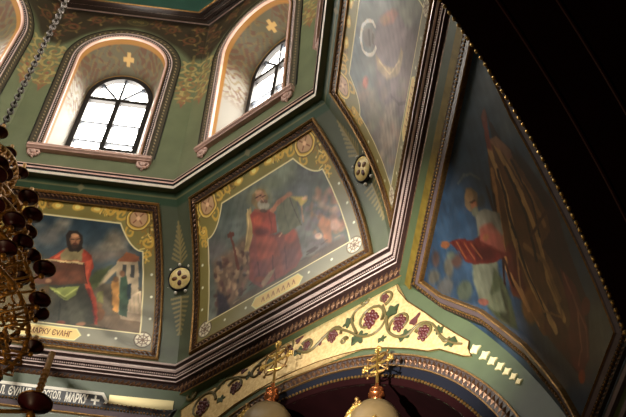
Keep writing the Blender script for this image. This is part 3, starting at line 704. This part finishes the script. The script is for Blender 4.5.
def paint3(c):  # grey-lavender palette holds the glossy haze lying over this mural
    c.warp(.02,5,22); c.c[:]=(112,122,134); c.noise(12,2.2,9)
    for x,y,rx,ry,co in ((352,50,14,22,(92,116,138)),(360,80,12,14,(96,118,136)),(366,10,12,14,(100,116,124)),(410,10,16,20,(120,126,122)),(425,30,12,26,(96,100,108)),(365,95,8,10,(150,120,108)),(380,150,14,30,(126,120,124)),(375,110,12,14,(130,124,118)),(395,135,14,20,(120,114,120))):
        c.pell(x,y,rx,ry,co,.2,.8)
    c.warp(.01,6,23)
    c.ppoly([(380,18),(388,10),(400,14),(408,28),(418,34),(426,50),(424,80),(412,110),(398,120),(384,112),(378,90),(376,60),(374,40)],(128,116,136),.06)
    c.ppoly([(408,24),(420,26),(424,60),(414,86),(404,66)],(90,84,92),.1,.7)
    c.ppoly([(384,16),(394,8),(400,14),(394,24),(384,26)],(172,116,110),.05,.8); c.pell(386,20,5,5,(176,140,112),.05,.7)
    c.ppoly([(376,52),(384,64),(396,68),(402,46),(404,52),(400,74),(388,80),(378,68)],(180,160,126),.04,.85); c.pline([(380,60),(390,74),(400,60)],.03,(214,200,166),.7)
    c.ell((-2,0),.1,.1,(0,0,0))
    c.pell(370,37,6,10,(110,104,108),.05,.9); c.pline([(370,30),(371,44)],.05,(70,58,60),.8); c.pline([(374,34),(374,42)],.05,(76,62,60),.8)
    c.pline([(370+8*math.cos(a),37+17*math.sin(a)) for a in np.linspace(.6,5.6,24)],.05,(222,224,230))
    c.pline([(392,96),(400,104),(416,100)],.05,(92,84,96),.7); c.ppoly([(384,110),(396,100),(400,130),(390,150),(380,140)],(168,160,152),.08,.6)
    for i in range(40): c.pell(rng.uniform(362,415),rng.uniform(80,180),rng.uniform(2,5),rng.uniform(3,8),random.choice([(150,130,116),(96,92,100),(170,160,150),(120,130,116),(150,110,104)]),.08,.4)
    c.pell(366,82,3,6,(206,96,78),.05,.8)
mural_thing(0,'mural of seated evangelist in red cloak with open brown book under blue sky','x' and paint1,True)
mural_thing(1,'mural of a bearded prophet in red raising a stone tablet among grey clouds','x' and paint2,False)
mural_thing(2,'mural of a haloed figure under painted lavender glare, seen steeply beside the carved cornice corner','x' and paint3,False)
mu=[o for o in COL.objects if o.name.startswith('framed_wall_mural')]
mu=sorted(mu,key=lambda o:o.name)
text_on(0,ap_wall,'МАРКУ ЄVАНГ',-.30,.36,11.86,.11,.02,mat('red_brown_lettering',(140,66,40),.5),'lettering',mu[0])
# enamel medallions on the corner strips
def medallion(k,label):
    z0=13.06; a=ap_wall(z0); base=W(k,a*T8,a,z0)
    nk,_=frame(k); nk2,_=frame(k+1); N=Vector(-(nk+nk2)).normalized(); sl=(ap_wall(z0+.01)-ap_wall(z0-.01))/.02
    N=(N+Vector((0,0,sl))).normalized(); X=Vector((0,0,1)).cross(N).normalized(); Y=N.cross(X)
    c0=base+N*.05
    root=empty('enamel_medallion',c0); tag(root,label,'medallion',group='enamel medallions on the corner strips')
    mb=MB(); R_=.195
    mb.lathe(c0,[(0,.035),(R_*.6,.032),(R_*.92,.02),(R_,.0),(R_,-.05),(0,-.05)],28,N); mb.build('enamel_plate',mat('cream_gold_enamel',(255,226,150),.3,metal=.0,noise=.3,scale=20),root,True)
    mb=MB(); mb.lathe(c0,[(R_*.95,.018),(R_*1.02,.03),(R_*1.1,.018),(R_*1.1,-.03)],28,N); mb.build('dark_rim',M_black,root)
    for q in range(4):
        aq=PI/2*q; d=X*math.cos(aq)+Y*math.sin(aq); t=-X*math.sin(aq)+Y*math.cos(aq)
        mb=MB(); mb.sphere(c0+d*.085+N*.034,.052,10,6,(1,.72,.25),(d,t,N)); mb.build('petal',M_grape if q%2 else mat('brown_gold_enamel',(120,74,34),.3),root,True)
    for q in range(9):
        aq=2*PI*q/9+.2; mb=MB(); mb.sphere(c0+(X*math.cos(aq)+Y*math.sin(aq))*.25-N*.0,.028,10,8); mb.build('pearl',M_white,root,True)
medallion(0,'round cream medallion with maroon petals between the two left murals')
medallion(1,'round cream medallion with dark petals between the prophet mural and the glare-washed mural')
# ---- pendentives
MO=[(-1.98,10.84),(-1.78,10.32),(-1.25,9.57),(-.86,8.7),(-.64,7.9),(-.58,7.34)]
MOR=[(.90,7.34),(1.05,8.07),(1.24,8.96),(1.50,9.86),(1.98,10.84)]
def pend_wall(k,name):
    zs=np.linspace(6.0,11.2,120); mb=MB(); vs=[];n=14
    for z in zs:
        w=max(PW(z),.05)+ (.02 if k!=2 else .02)
        for i in range(n+1):
            u=-w+(2*w+(.3 if k==2 else 0))*i/n; vs.append(W(k,u,ap_pend(z),z))
    mb.add(vs,[(j*(n+1)+i,j*(n+1)+i+1,(j+1)*(n+1)+i+1,(j+1)*(n+1)+i) for j in range(119) for i in range(n)])
    return tag(mb.build(name,M_green),kind='structure')
pend_wall(0,'wall_north_pendentive'); pend_wall(2,'wall_east_pendentive')
def pend_frame(k,root):
    pth=dens(MO+MOR,.1,True)
    def fr(name,prof,m,par=root): mb=MB(); relief(mb,k,ap_pend,pth,prof,True); return mb.build(name,m,par)
    fr('gilt_edge',[(.10,-.01),(.10,.07),(.085,.08),(.07,.07)],M_oldgold)
    bed=fr('flat_board',[(.07,.07),(.06,.06),(-.0,.05)],M_dark if False else mat('dull_violet_board',(92,78,82),.35,noise=.3))
    fr('bead_bed',[(-.0,.05),(-.03,.035),(-.09,.03),(-.13,.0)],M_black)
    mb=MB(); beads(mb,k,ap_pend,pth,-.025,.045,.018,.05,True); mb.build('bead_row',M_oldgold,bed)
    mb=MB(); leafrow(mb,k,lambda z:ap_pend(z)-.025,pth,-.04,-.10,.02,.07,True); mb.build('leaf_carving',M_carve,bed)
def paint4(c):
    c.warp(.03,4,32); c.c[:]=(60,88,116); c.noise(9,1.6,13)
    for x,y,rx,ry,co in ((490,85,16,20,(104,116,122)),(540,180,14,40,(88,100,110)),(560,240,14,40,(72,84,92)),(600,320,16,40,(104,104,96)),(585,340,14,40,(96,96,86)),(560,370,20,30,(84,92,94)),(470,110,14,26,(92,116,140)),(510,120,12,22,(110,116,120)),(450,270,20,24,(56,82,108))):
        c.pell(x,y,rx,ry,co,.35,.8)
    c.warp(.012,6,33)
    for x,y,rx,ry,co in ((436,258,4,8,(104,74,64)),(450,268,5,10,(116,104,84)),(434,275,6,7,(120,110,92)),(458,262,5,7,(120,76,60)),(446,285,8,8,(110,104,96)),(466,292,8,10,(104,110,84)),(452,256,4,4,(120,124,100))): c.pell(x,y,rx,ry,co,.06,.8)
    c.ppoly([(472,262),(490,250),(498,262),(500,282),(492,304),(480,300),(474,282)],(132,134,112),.05)
    c.ppoly([(494,268),(504,280),(512,300),(518,330),(500,322),(488,308)],(84,92,66),.05); c.ppoly([(500,286),(508,300),(510,324),(500,318)],(52,56,44),.06,.8)
    c.ppoly([(482,300),(500,288),(506,312),(494,312)],(132,136,108),.05,.8); c.pell(484,303,5,4,(150,92,80),.02)
    # dark cloak thrown behind
    c.ppoly([(488,118),(502,142),(530,168),(556,206),(566,240),(580,280),(590,310),(588,346),(584,378),(576,372),(560,350),(540,320),(524,280),(512,220),(500,170)],(70,34,34),.02)
    c.ppoly([(516,150),(540,180),(552,210),(536,210),(520,180)],(46,26,28),.06,.8)
    # golden robe
    c.ppoly([(488,140),(500,142),(516,160),(534,188),(548,214),(552,232),(542,246),(552,262),(566,292),(574,330),(568,340),(556,330),(544,336),(534,318),(524,300),(514,296),(508,274),(504,250),(500,220),(492,190),(488,160)],(126,80,44),.02)
    c.ppoly([(506,250),(516,240),(524,280),(540,318),(526,304),(512,292)],(112,44,40),.04,.85)
    c.ppoly([(560,270),(576,286),(588,330),(590,360),(584,378),(574,366),(566,340),(572,320)],(124,48,42),.02)
    c.ppoly([(548,300),(568,330),(574,366),(558,350),(544,330)],(96,34,32),.04,.8)
    c.pell(533,306,10,18,(170,108,50),.06,.9); 
    for L,w,co in (([(490,150),(504,190),(514,240),(534,290),(556,330)],.09,(236,184,116)),([(496,146),(518,186),(536,230),(548,280),(564,320)],.08,(226,174,106)),([(492,170),(500,220),(508,270),(530,310)],.07,(216,154,92)),([(504,150),(528,190),(546,226)],.07,(186,134,78)),([(524,246),(544,262),(560,300)],.06,(180,130,76)),
        ([(498,170),(510,220),(526,270),(546,316)],.05,(44,22,20)),([(506,168),(526,214),(536,260)],.05,(44,22,20)),([(512,160),(534,204),(540,236)],.04,(50,26,22)),([(494,196),(502,250),(514,286)],.05,(56,20,20)),([(488,190),(494,212),(504,256),(506,284)],.05,(52,18,18)),([(530,236),(548,214)],.04,(92,50,30)),
        ([(516,240),(522,290),(534,316),(540,326)],.03,(206,150,96)),([(524,268),(544,312),(562,318),(560,306),(548,280)],.025,(190,136,82)),([(564,276),(578,310),(582,350),(580,366)],.03,(186,112,86)),([(570,290),(586,330),(588,356)],.03,(170,96,76))): c.pline(L,w,co,1.,.014)
    c.ppoly([(488,142),(496,136),(512,152),(510,158),(500,150)],(186,132,100),.016); c.pell(510,156,3,3,(180,116,90))
    c.ppoly([(481,116),(484,108),(487,116),(490,138),(492,150),(487,148),(484,130)],(160,74,62),.02); c.pell(484,116,2,6,(190,110,88),.02)
    c.pell(583,378,4,7,(176,84,44),.016); c.pell(586,308,5,9,(130,52,38),.02)
    # bearded saint bowing at the left
    c.ppoly([(476,216),(486,210),(500,214),(504,236),(500,250),(480,248)],(150,144,126),.02)
    c.ppoly([(450,243),(462,238),(472,240),(484,232),(500,236),(508,256),(498,262),(478,264),(466,262),(460,252)],(106,40,36),.016)
    c.ppoly([(480,228),(492,224),(504,238),(506,254),(494,248),(480,240)],(176,96,80),.04,.9); c.ppoly([(474,246),(492,248),(496,258),(476,262)],(72,24,26),.05,.8)
    for i in range(7): c.pline([(454+i*3.4,243),(462+i*4,258)],.025,(196,120,64) if i%2 else (80,24,24),.6)
    c.pell(446,245,4.5,3.5,(150,92,60),.016); c.pell(487,238,4,3,(160,100,66),.016)
    c.ppoly([(464,198),(466,190),(472,188),(478,194),(480,206),(478,214),(470,212),(465,206)],(138,112,84),.016)
    c.pell(470,197,4.5,6,(168,130,92),.016); c.pell(475,206,3.4,4,(176,112,80),.016); c.pell(476,213,4,4.6,(130,128,108),.02); c.pline([(471,204),(476,202)],.02,(60,36,28)); c.pell(482,203,4,7,(60,58,54),.05,.7)
    c.pline([(458,184),(464,178),(472,176),(480,180)],.03,(150,150,140),.7,.016)
r4=empty('pendentive_mural',W(2,0,ap_pend(9),9)); tag(r4,'large dark mural of a saint in flowing gold robe on the curved pendentive','mural')
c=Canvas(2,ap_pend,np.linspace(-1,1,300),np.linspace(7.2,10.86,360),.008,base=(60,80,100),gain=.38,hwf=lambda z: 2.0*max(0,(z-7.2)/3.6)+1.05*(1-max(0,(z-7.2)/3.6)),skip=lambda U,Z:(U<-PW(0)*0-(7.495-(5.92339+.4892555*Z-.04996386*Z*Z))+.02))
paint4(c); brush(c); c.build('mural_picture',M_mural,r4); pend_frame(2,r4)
for zz in (7.1,6.9,6.7):
    mb=MB(); relief(mb,2,ap_pend,[(-.75,zz),(1.1,zz)],[(.03,-.02),(.03,.05),(-.03,.05),(-.03,-.02)]); mb.build('lower_moulding',mat('dull_violet_board',(92,78,82)),r4)
r5=empty('trim_5',W(0,0,ap_pend(9),9)); tag(r5,kind='structure'); pend_frame(0,r5)
mb=MB(); relief(mb,2,ap_pend,dens([(-2.2,10.99),(2.2,10.99)],.2),[(.055,-.01),(.055,.03),(-.055,.03),(-.055,-.01)]); tag(mb.build('gold_banner_strip',mat('dim_gold_strip',(130,108,40),.5,metal=.3,noise=.5)),'narrow gold strip under the steep cornice, above the dark robed saint','banner')
# lettered banner
bn=empty('lettered_banner',W(0,0,ap_pend(10.86),10.86)); tag(bn,'long black banner with white church lettering and a cross under the left cornice','banner')
zb=10.935
def strip(name,L,h,m,par): 
    mb=MB(); vs=[S(0,ap_pend,u,z,h) for u,z in L]+[S(0,ap_pend,u,z,h-.02) for u,z in L]; n=len(L)
    mb.add(vs,[tuple(range(n))]+[(i,(i+1)%n,n+(i+1)%n,n+i) for i in range(n)]); return mb.build(name,m,par)
strip('white_border',[(-2.1,10.85),(1.05,10.85),(1.14,10.96),(1.05,11.07),(-2.1,11.07)],.03,M_white,bn)
strip('black_field',[(-2.1,10.885),(1.03,10.885),(1.09,10.96),(1.03,11.03),(-2.1,11.03)],.036,M_black,bn)
strip('gold_end_strip',[(1.14,10.89),(2.12,10.95),(2.12,11.07),(1.14,11.05)],.025,mat('pale_gold_strip',(232,214,160),.3,metal=.6),bn)
for tx,ua,ub in (('Л.',-.51,-.43),('ЄVАНГ.',-.38,-.03),('АПОСТОЛ,',.01,.42),('МАРКУ',.48,.83)): text_on(0,ap_pend,tx,ua,ub,10.897,.122,.040,M_white,'lettering',bn,.15,.035)
for L in ([(.875,10.945),(1.005,10.945),(1.005,10.972),(.875,10.972)],[(.925,10.90),(.955,10.90),(.955,11.02),(.925,11.02)]): strip('cross_mark',L,.040,M_white,bn)
# ---- gold mosaic spandrel with vines over the east arch
sp=empty('gold_vine_mosaic',W(1,0,5.29,10.4)); tag(sp,'gold mosaic spandrel with curling grape vines above the large arch','mosaic')
def pp(L): return [plane_hit(x,y,1,AW) for x,y in L]
def slab(name,L,h0,h1,m,par,k=1,ap=AW):
    bm=bmesh.new(); A=[bm.verts.new(W(k,u,ap-h1,z)) for u,z in L]; f=bm.faces.new(A); 
    r=bmesh.ops.triangulate(bm,faces=[f]); B=[bm.verts.new(W(k,u,ap-h0,z)) for u,z in L]; n=len(L)
    for i in range(n): bm.faces.new((A[i],A[(i+1)%n],B[(i+1)%n],B[i]))
    me=bpy.data.meshes.new(name); bm.to_mesh(me); bm.free(); o=bpy.data.objects.new(name,me); COL.objects.link(o); me.materials.append(m)
    if par is not None: o.parent=par; o.matrix_parent_inverse=par.matrix_basis.inverted()
    return o
GOLD=[(182,411),(200,398),(240,373),(300,336),(350,307),(396,280),(399,291),(408,302),(425,313),(440,324),(456,334),(470,342),(469,349),(472,357),(464,357),(440,350),(429,352),(410,349.5),(386,348.5),(364,350),(343,355),(320,362),(300,370),(280,379),(258,391),(236,405),(215,421),(182,440)]
slab('gold_ground',pp(GOLD),0,.02,M_mosaic,sp)
mb=MB(); gp=pp(GOLD); mb.tube([W(1,u,AW-.02,z) for u,z in gp],.009,6,True); mb.build('edge_line',M_oldgold,sp)
def vine(L,w0=.026,w1=.016,name='vine_stem',m=M_vine):
    q=pp(L); P=[W(1,u,AW-.024,z) for u,z in q]; n=len(P)
    # smooth
    for _ in range(2):
        Q=[P[0]]
        for a,b in zip(P[:-1],P[1:]): Q+= [a*.75+b*.25,a*.25+b*.75]
        Q.append(P[-1]); P=Q
    mb=MB(); n=len(P); mb.tube(P,[w0+(w1-w0)*i/(n-1) for i in range(n)],6); return mb.build(name,m,sp,True)
def pxs(x,y,r,t,a0,sg,n=18,r1=.25,ry=1.):   # spiral traced on the wall face round a photo point
    u,z=plane_hit(x,y,1,AW); k_=r/64.
    return [(u+k_*(1-(1-r1)*i/n)*math.cos(a0+sg*t*2*PI*i/n),z+k_*(1-(1-r1)*i/n)*math.sin(a0+sg*t*2*PI*i/n)) for i in range(n+1)]
def vine_uv(q,w0=.026,w1=.014,m=M_vine):
    P=[W(1,u,AW-.024,z) for u,z in q]; n=len(P); mb=MB(); mb.tube(P,[w0+(w1-w0)*i/(n-1) for i in range(n)],6); return mb.build('vine_stem',m,sp,True)
for (x,y,r,t,a0,sg) in ((371,320,16,1.35,-.6,1),(386,299,9,1.1,-1.5,1),(366,302,5,1.2,0,-1),(401,324,12,1.3,3.4,-1),(425,334,10,1.1,2.6,-1),(334,336,10,1.15,-.4,1),(308,347,8,1.05,2.5,-1),(204,407,17,1.4,0,1),(236,388,11,1.2,2.6,-1),(288,349,12,.9,2.8,-1),(192,396,7,1.2,0,-1),(258,373,8,1.1,1,1),(345,342,4,1.1,0,1)): vine_uv(pxs(x,y,r,t,a0,sg))
for L in ([(298,352),(310,354),(322,342),(334,329),(350,332),(360,338),(372,337),(382,330),(388,318),(384,306)],[(388,318),(388,332),(396,338),(408,338),(416,328),(426,322),(436,326),(440,336),(452,344),(463,345)],[(214,396),(226,380),(240,378),(250,378),(262,362),(276,354),(284,360)],[(358,335),(352,322),(356,312),(366,306)],[(441,337),(446,344),(451,338)]): vine(L)
def leaf(name,x,y,r,rot,m,lobes=5,asp=.8,h=.03):
    u,z=plane_hit(x,y,1,AW); L=[]
    k_=r/64.
    for i in range(lobes*6):
        a=2*PI*i/(lobes*6); rr=k_*(.72+.28*math.cos(lobes*a)); p=rr*math.cos(a); q=rr*asp*math.sin(a)
        L.append((u+p*math.cos(rot)-q*math.sin(rot),z+p*math.sin(rot)+q*math.cos(rot)))
    slab(name,L,.015,h,m,sp)
for x,y,r,rot in ((392,313,10,.5),(360,339,10,0),(350,323,8,.8),(406,336,8,.3),(452,343,7,-.4),(300,352,7,0),(440,331,6,-1),(383,340,5,0),(222,384,8,.8),(250,376,6,.5),(270,364,7,.4),(222,400,6,0)): leaf('vine_leaf',x,y,r,rot,M_leaf)
for x,y,r,rot in ((416,321,8,.8),(300,341,6,.4),(321,343,6,1),(245,372,5,0)): leaf('maroon_leaf',x,y,r,rot,M_grape,3,.6)
def grapes(x,y,r):
    u,z=plane_hit(x,y,1,AW); k_=r/64.; mb=MB()
    for i in range(16):
        a=i*2.4; q=k_*math.sqrt(i/16.)*.95; mb.sphere(W(1,u+q*math.cos(a)*.8,AW-.025,z+q*math.sin(a)),k_*.24,7,5)
    mb.build('grape_cluster',M_grape,sp,True)
for x,y,r in ((372,320,10),(386,299,5),(401,324,9),(425,334,8),(334,337,7),(308,347,6),(204,408,10),(236,389,7),(240,387,5),(290,351,6),(262,371,5)): grapes(x,y,r)
def goldx(x,y,r,m=M_bright):
    u,z=plane_hit(x,y,1,AW); k_=r*1.3/80.
    L=[(u+k_*math.cos(a)*q,z+k_*math.sin(a)*q) for a,q in [(PI/4*i+.2,1. if i%2==0 else .55) for i in range(8)]]
    slab('gold_cross_tile',L,0,.02,mat('cream_gold_tile',(240,222,170),.4,metal=.2),sp)
for x,y,r in ((475.5,350,5.5),(485,356,5),(493,361.5,4.6),(500.5,367,4.4),(507.5,372,4),(514,377,3.6),(519.5,382,3)): goldx(x,y,r)
# ================================================================ SCREEN FINIALS (crosses on small onion domes)
def plane_pt(x,y,k,ap):
    u,z=plane_hit(x,y,k,ap); return u,z
def finial(ap,cross_top,dome_top,r_dome,label,sc=1.):
    u,z1=plane_hit(*cross_top,1,ap); _,zd=plane_hit(*dome_top,1,ap); u=(u+plane_hit(*dome_top,1,ap)[0])/2
    zbase=zd-.85
    root=empty('cupola_finial',W(1,u,ap,zbase)); tag(root,label,'finial',group='crosses on small domes')
    def L(name,prof,m,seg=24): mb=MB(); mb.lathe(W(1,u,ap,0),[(r,z) for r,z in prof],seg); return mb.build(name,m,root,True)
    R_=r_dome
    L('onion_dome',[(.03,zd),(.05,zd-.02),(R_*.35,zd-.05),(R_*.68,zd-.14),(R_*.92,zd-.28),(R_,zd-.42),(R_*.93,zd-.58),(R_*.75,zd-.72),(R_*.7,zd-.78),(R_*.7,zbase)],M_dome)
    H=z1-zd; s=H
    L('turned_neck',[(.045,zd-.01),(.07,zd+0.0156*s),(.075,zd+0.0390*s),(.05,zd+0.0624*s),(.10,zd+0.0936*s),(.105,zd+0.1248*s),(.055,zd+0.1560*s),(.085,zd+0.1833*s),(.09,zd+0.2106*s),(.05,zd+0.2340*s),(.03,zd+0.2808*s),(.022,zd+0.3276*s)],M_redgold,20)
    mb=MB(); zc=zd+.70*s; q=s*.26
    P=lambda du,dz,d=0: W(1,u+du,ap+d,zc+dz)
    mb.tube([P(0,-.40*s),P(0,.28*s)],.02,8); mb.tube([P(-.22*s,0),P(.22*s,0)],.018,8); mb.tube([P(-.11*s,.12*s),P(.11*s,.12*s)],.018,8); mb.tube([P(-.11*s,-.10*s),P(.11*s,-.17*s)],.018,8)
    for e in ((0,.28*s),(-.22*s,0),(.22*s,0)):
        for dx,dz in ((0,0),(.03,.02),(-.03,.02),(0,.045),(.03,-.02),(-.03,-.02)): mb.sphere(P(e[0]+dx,e[1]+dz),.022,8,6)
    cr=mb.build('ornate_cross',M_bright,root,True)
    mb=MB()
    for a in range(4):
        c_=PI/4+PI/2*a
        mb.tube([P(q*.25*math.cos(c_)+q*.55*math.cos(c_+t)*math.cos(t*.5),q*.25*math.sin(c_)+q*.55*math.sin(c_+t)*math.cos(t*.5)) for t in np.linspace(-1.4,1.4,10)],.012,6)
        mb.tube([P(0,0),P(q*.95*math.cos(c_),q*.95*math.sin(c_))],.009,6); mb.sphere(P(q*.95*math.cos(c_),q*.95*math.sin(c_)),.02,8,6)
    mb.build('filigree_rays',M_oldgold,cr,True)
    return u,zbase
APF=4.95
bases=[finial(APF,(277,344),(272,404),.36,'left ornate gold cross on a beige dome, standing before the gold mosaic'),
       finial(APF,(376,350),(379,401),.34,'gold cross on a turned neck and beige dome, right of the other cross')]
# carved gilt crests between the domes
def crest(x,y,label,wd=.42):
    u,z=plane_hit(x,y,1,APF-.25); root=empty('gilt_crest',W(1,u,APF-.25,z-.7)); tag(root,label,'carved crest',group='gilt crests between the domes')
    P=lambda du,dz,d=0.: W(1,u+du,APF-.25+d,z+dz)
    mb=MB(); mb.sphere(P(0,-.02),.03,8,6); mb.tube([P(0,-.02),P(0,-.12)],.014,6); mb.sphere(P(0,-.09),.035,8,6); mb.sphere(P(-.045,-.08),.02,6,5); mb.sphere(P(.045,-.08),.02,6,5); mb.build('crest_tip',M_oldgold,root,True)
    mb=MB()
    for sx in (-1,1):
        for i in range(6):
            t=i/5; mb.tube([P(sx*a,b) for a,b in spiral(wd*(.08+t*.85),-.17-.38*t**1.4,.075,1.2,0,1,12)],.018,6)
            mb.sphere(P(sx*wd*(.14+t*.85),-.12-.38*t**1.4),.026,7,5)
    mb.tube([P(sx*wd*math.sin(a),-.62+.42*math.cos(a)) for sx,a in [(1,t) for t in np.linspace(-PI/2,PI/2,20)]],.03,8)
    mb.build('scroll_carving',M_bright,root,True)
    mb=MB(); mb.box8([P(-wd,-.9,0),P(wd,-.9,0),P(wd,-.9,.1),P(-wd,-.9,.1),P(-wd*.8,-.45,0),P(wd*.8,-.45,0),P(wd*.8,-.45,.1),P(-wd*.8,-.45,.1)]); mb.build('crest_panel',M_oldgold,root)
crest(357,398,'small carved gilt crest in front of the right hand beige dome',.3)
crest(247,404,'carved gilt crest left of the tall ornate cross',.3)
# top of the altar screen that carries them, below the picture
mb=MB()
for u,zb_ in bases:
    mb.box8([W(1,u-.5,4.6,0-EYE),W(1,u+.5,4.6,0-EYE),W(1,u+.5,5.2,0-EYE),W(1,u-.5,5.2,0-EYE),W(1,u-.5,4.6,zb_),W(1,u+.5,4.6,zb_),W(1,u+.5,5.2,zb_),W(1,u-.5,5.2,zb_)])
tag(mb.build('wall_altar_screen',M_oldgold),kind='structure')
# ================================================================ CHANDELIER hung on the dome axis
AXo=np.array([CX+.07,CY+.03,0.]); hd=np.array([CX,CY,0.])/math.hypot(CX,CY); lat=np.array([-hd[1],hd[0],0.])*-1
if lat[0]<0: lat=-lat
ch=empty('chandelier',(AXo[0],AXo[1],6.0+EYE)); tag(ch,'large brass chandelier with many dark maroon cups hanging on a long chain','chandelier')
def axpt(r,ang,z): 
    d=lat*math.cos(ang)+hd*math.sin(ang); return Vector((AXo[0]+d[0]*r,AXo[1]+d[1]*r,z+EYE))
def cuphit(x,y,dep=0.):
    v=ray(x,y); s=((AXo@hd)+dep)/(v@hd); P=v*s; q=P-AXo; return float(q@lat),float(P[2])
def proj(P):
    q=np.array([P[0],P[1],P[2]-EYE]); d=q@Fv; return 313+FPX*(q@Rv)/d,208.5-FPX*(q@Uv)/d
# chain of interlocking links
zt,zb0=22.4,9.9; nl=0
chain=empty('chain',(AXo[0],AXo[1],zb0+EYE)); chain.parent=ch; chain.matrix_parent_inverse=ch.matrix_basis.inverted()
lm=bpy.data.meshes.new('link'); tmp=MB(); tmp.tube([Vector((.03*math.cos(a),0,.055*math.sin(a))) for a in np.linspace(0,2*PI,15)[:-1]],.013,6,True); lm.from_pydata(tmp.v,[],tmp.f); lm.materials.append(M_chain)
z=9.95; i=0
rest=MB()
while z<zt:
    if z<14.6 and nl<98:
        o=bpy.data.objects.new('chain_link',lm); COL.objects.link(o); o.parent=chain; o.location=(0,0,z-zb0); o.rotation_euler=(0,0,(i%2)*PI/2+.4); nl+=1
    else:
        rest.tube([Vector((AXo[0],AXo[1],z+EYE))+Vector((.028*math.cos(a)*(1-i%2),.028*math.cos(a)*(i%2),.058*math.sin(a))) for a in np.linspace(0,2*PI,9)[:-1]],.011,4,True)
    z+=.078; i+=1
r_=rest.build('chain_upper_run',M_chain,chain); r_['kind']='stuff'
mb=MB(); mb.lathe((AXo[0],AXo[1],EYE),[(.0,9.97),(.05,9.9),(.09,9.8),(.05,9.7),(.04,9.4),(.12,9.3),(.16,9.15),(.08,9.0),(.06,8.3),(.18,8.1),(.24,7.9),(.12,7.7),(.08,6.9),(.22,6.7),(.3,6.4),(.2,6.1),(.05,5.9),(0,5.85)],20); mb.build('central_shaft',M_brass,ch,True)
def cupset(P,r=.088,candle=.16,drop=.0):
    mb=MB(); mb.lathe(P,[(0,-r*.6),(r*.25,-r*.58),(r*.5,-r*.42),(r*.62,-r*.25),(r*.95,-r*.08),(r*1.05,.0),(r*.95,.012),(r*.6,-r*.18),(0,-r*.4)],18); cup=mb.build('glass_cup',M_cup,ch,True)
    mb=MB(); mb.sphere(P+Vector((0,0,-r*.95)),r*.28,8,6); mb.lathe(P,[(r*1.0,.006),(r*1.07,.012),(r*1.0,.022)],18); mb.build('gilt_rim',M_brass,cup,True)
    mb=MB(); mb.tube([P+Vector((0,0,-.03)),P+Vector((0,0,candle))],.024,8); mb.build('candle_tube',M_brass,cup,True)
    return cup
tiers=[(9,153,3,.085),(21,173,4,.085),(10,205,6,.105),(27,232,9,.108),(31,256,9,.106),(20,278,10,.105),(38,313,11,.112),(33,347,11,.105)]
random.seed(11); ncup=0; arms=MB()
for ti,(x,y,n,cr) in enumerate(tiers):
    r0,z0=cuphit(x,y)
    mb=MB(); mb.tube([axpt(r0*.93,a,z0-.16) for a in np.linspace(0,2*PI,49)[:-1]],.022,6,True)
    for a in np.linspace(0,2*PI,37)[:-1]:
        mb.sphere(axpt(r0*.93,a,z0-.19),.03,7,5)
    for q_ in range(36):
        a=2*PI*q_/36; c0=axpt(r0*.8,a,z0-.3)
        if proj(c0)[0]<-14: continue
        mb.tube([axpt(r0*(.93-.16*j/10+.06*math.sin(j*.9)),a+.03*math.cos(j*.9),z0-.2-.3*j/10+.03*math.cos(j*1.1)) for j in range(11)],.014,5)
        mb.sphere(axpt(r0*.78,a,z0-.53),.026,6,5,(1,1,1.5))
    mb.build('ring_band',M_brass,ch,True)
    for i in range(n):
        a=2*PI*i/n; P=axpt(r0,a,z0); q=proj(P)
        if q[0]<-14 or not(-10<q[1]<430): continue
        cupset(P,cr,.12+.05*random.random()); ncup+=1
        mb=MB(); S_=[axpt(r0*t,a,z0-.12-.28*math.sin(PI*t)*(1-.3*t)+(.03 if t>.95 else 0)) for t in np.linspace(.15,1,9)]
        mb.tube(S_,[.022-.010*j/8 for j in range(9)],6)
        sp_=[axpt(r0*.72+.09*(1-.7*j/12)*math.cos(j*.75),a,z0-.22+.09*(1-.7*j/12)*math.sin(j*.75)) for j in range(13)]
        mb.tube(sp_,.012,5)
        sp_=[axpt(r0*.5+.08*(1-.7*j/12)*math.cos(-j*.75),a,z0-.05+.08*(1-.7*j/12)*math.sin(-j*.75)) for j in range(13)]
        mb.tube(sp_,.012,5)
        for t in (.35,.6,.85): mb.sphere(axpt(r0*t,a,z0-.34+.1*t),.028,7,5)
        mb.build('scroll_arm',M_brass,ch,True)
# one large bowl and its long brass candle at the lower rim
r0,z0=cuphit(35,403); P=axpt(r0,0,z0); _,z1=cuphit(50,352)
cupset(P,.165,z1-z0)
mb=MB(); mb.tube([axpt(r0*t,0,z0-.1-.25*math.sin(PI*t)) for t in np.linspace(.1,1,10)],.022,6); mb.build('scroll_arm',M_brass,ch,True)
mb=MB(); mb.tube([P+Vector((0,0,-.05)),P+Vector((0,0,z1-z0))],.034,10)
for j in range(7): mb.lathe(P,[(.03,.04+j*.06),(.042,.055+j*.06),(.03,.07+j*.06)],10)
mb.build('long_candle_tube',M_brass,ch,True)
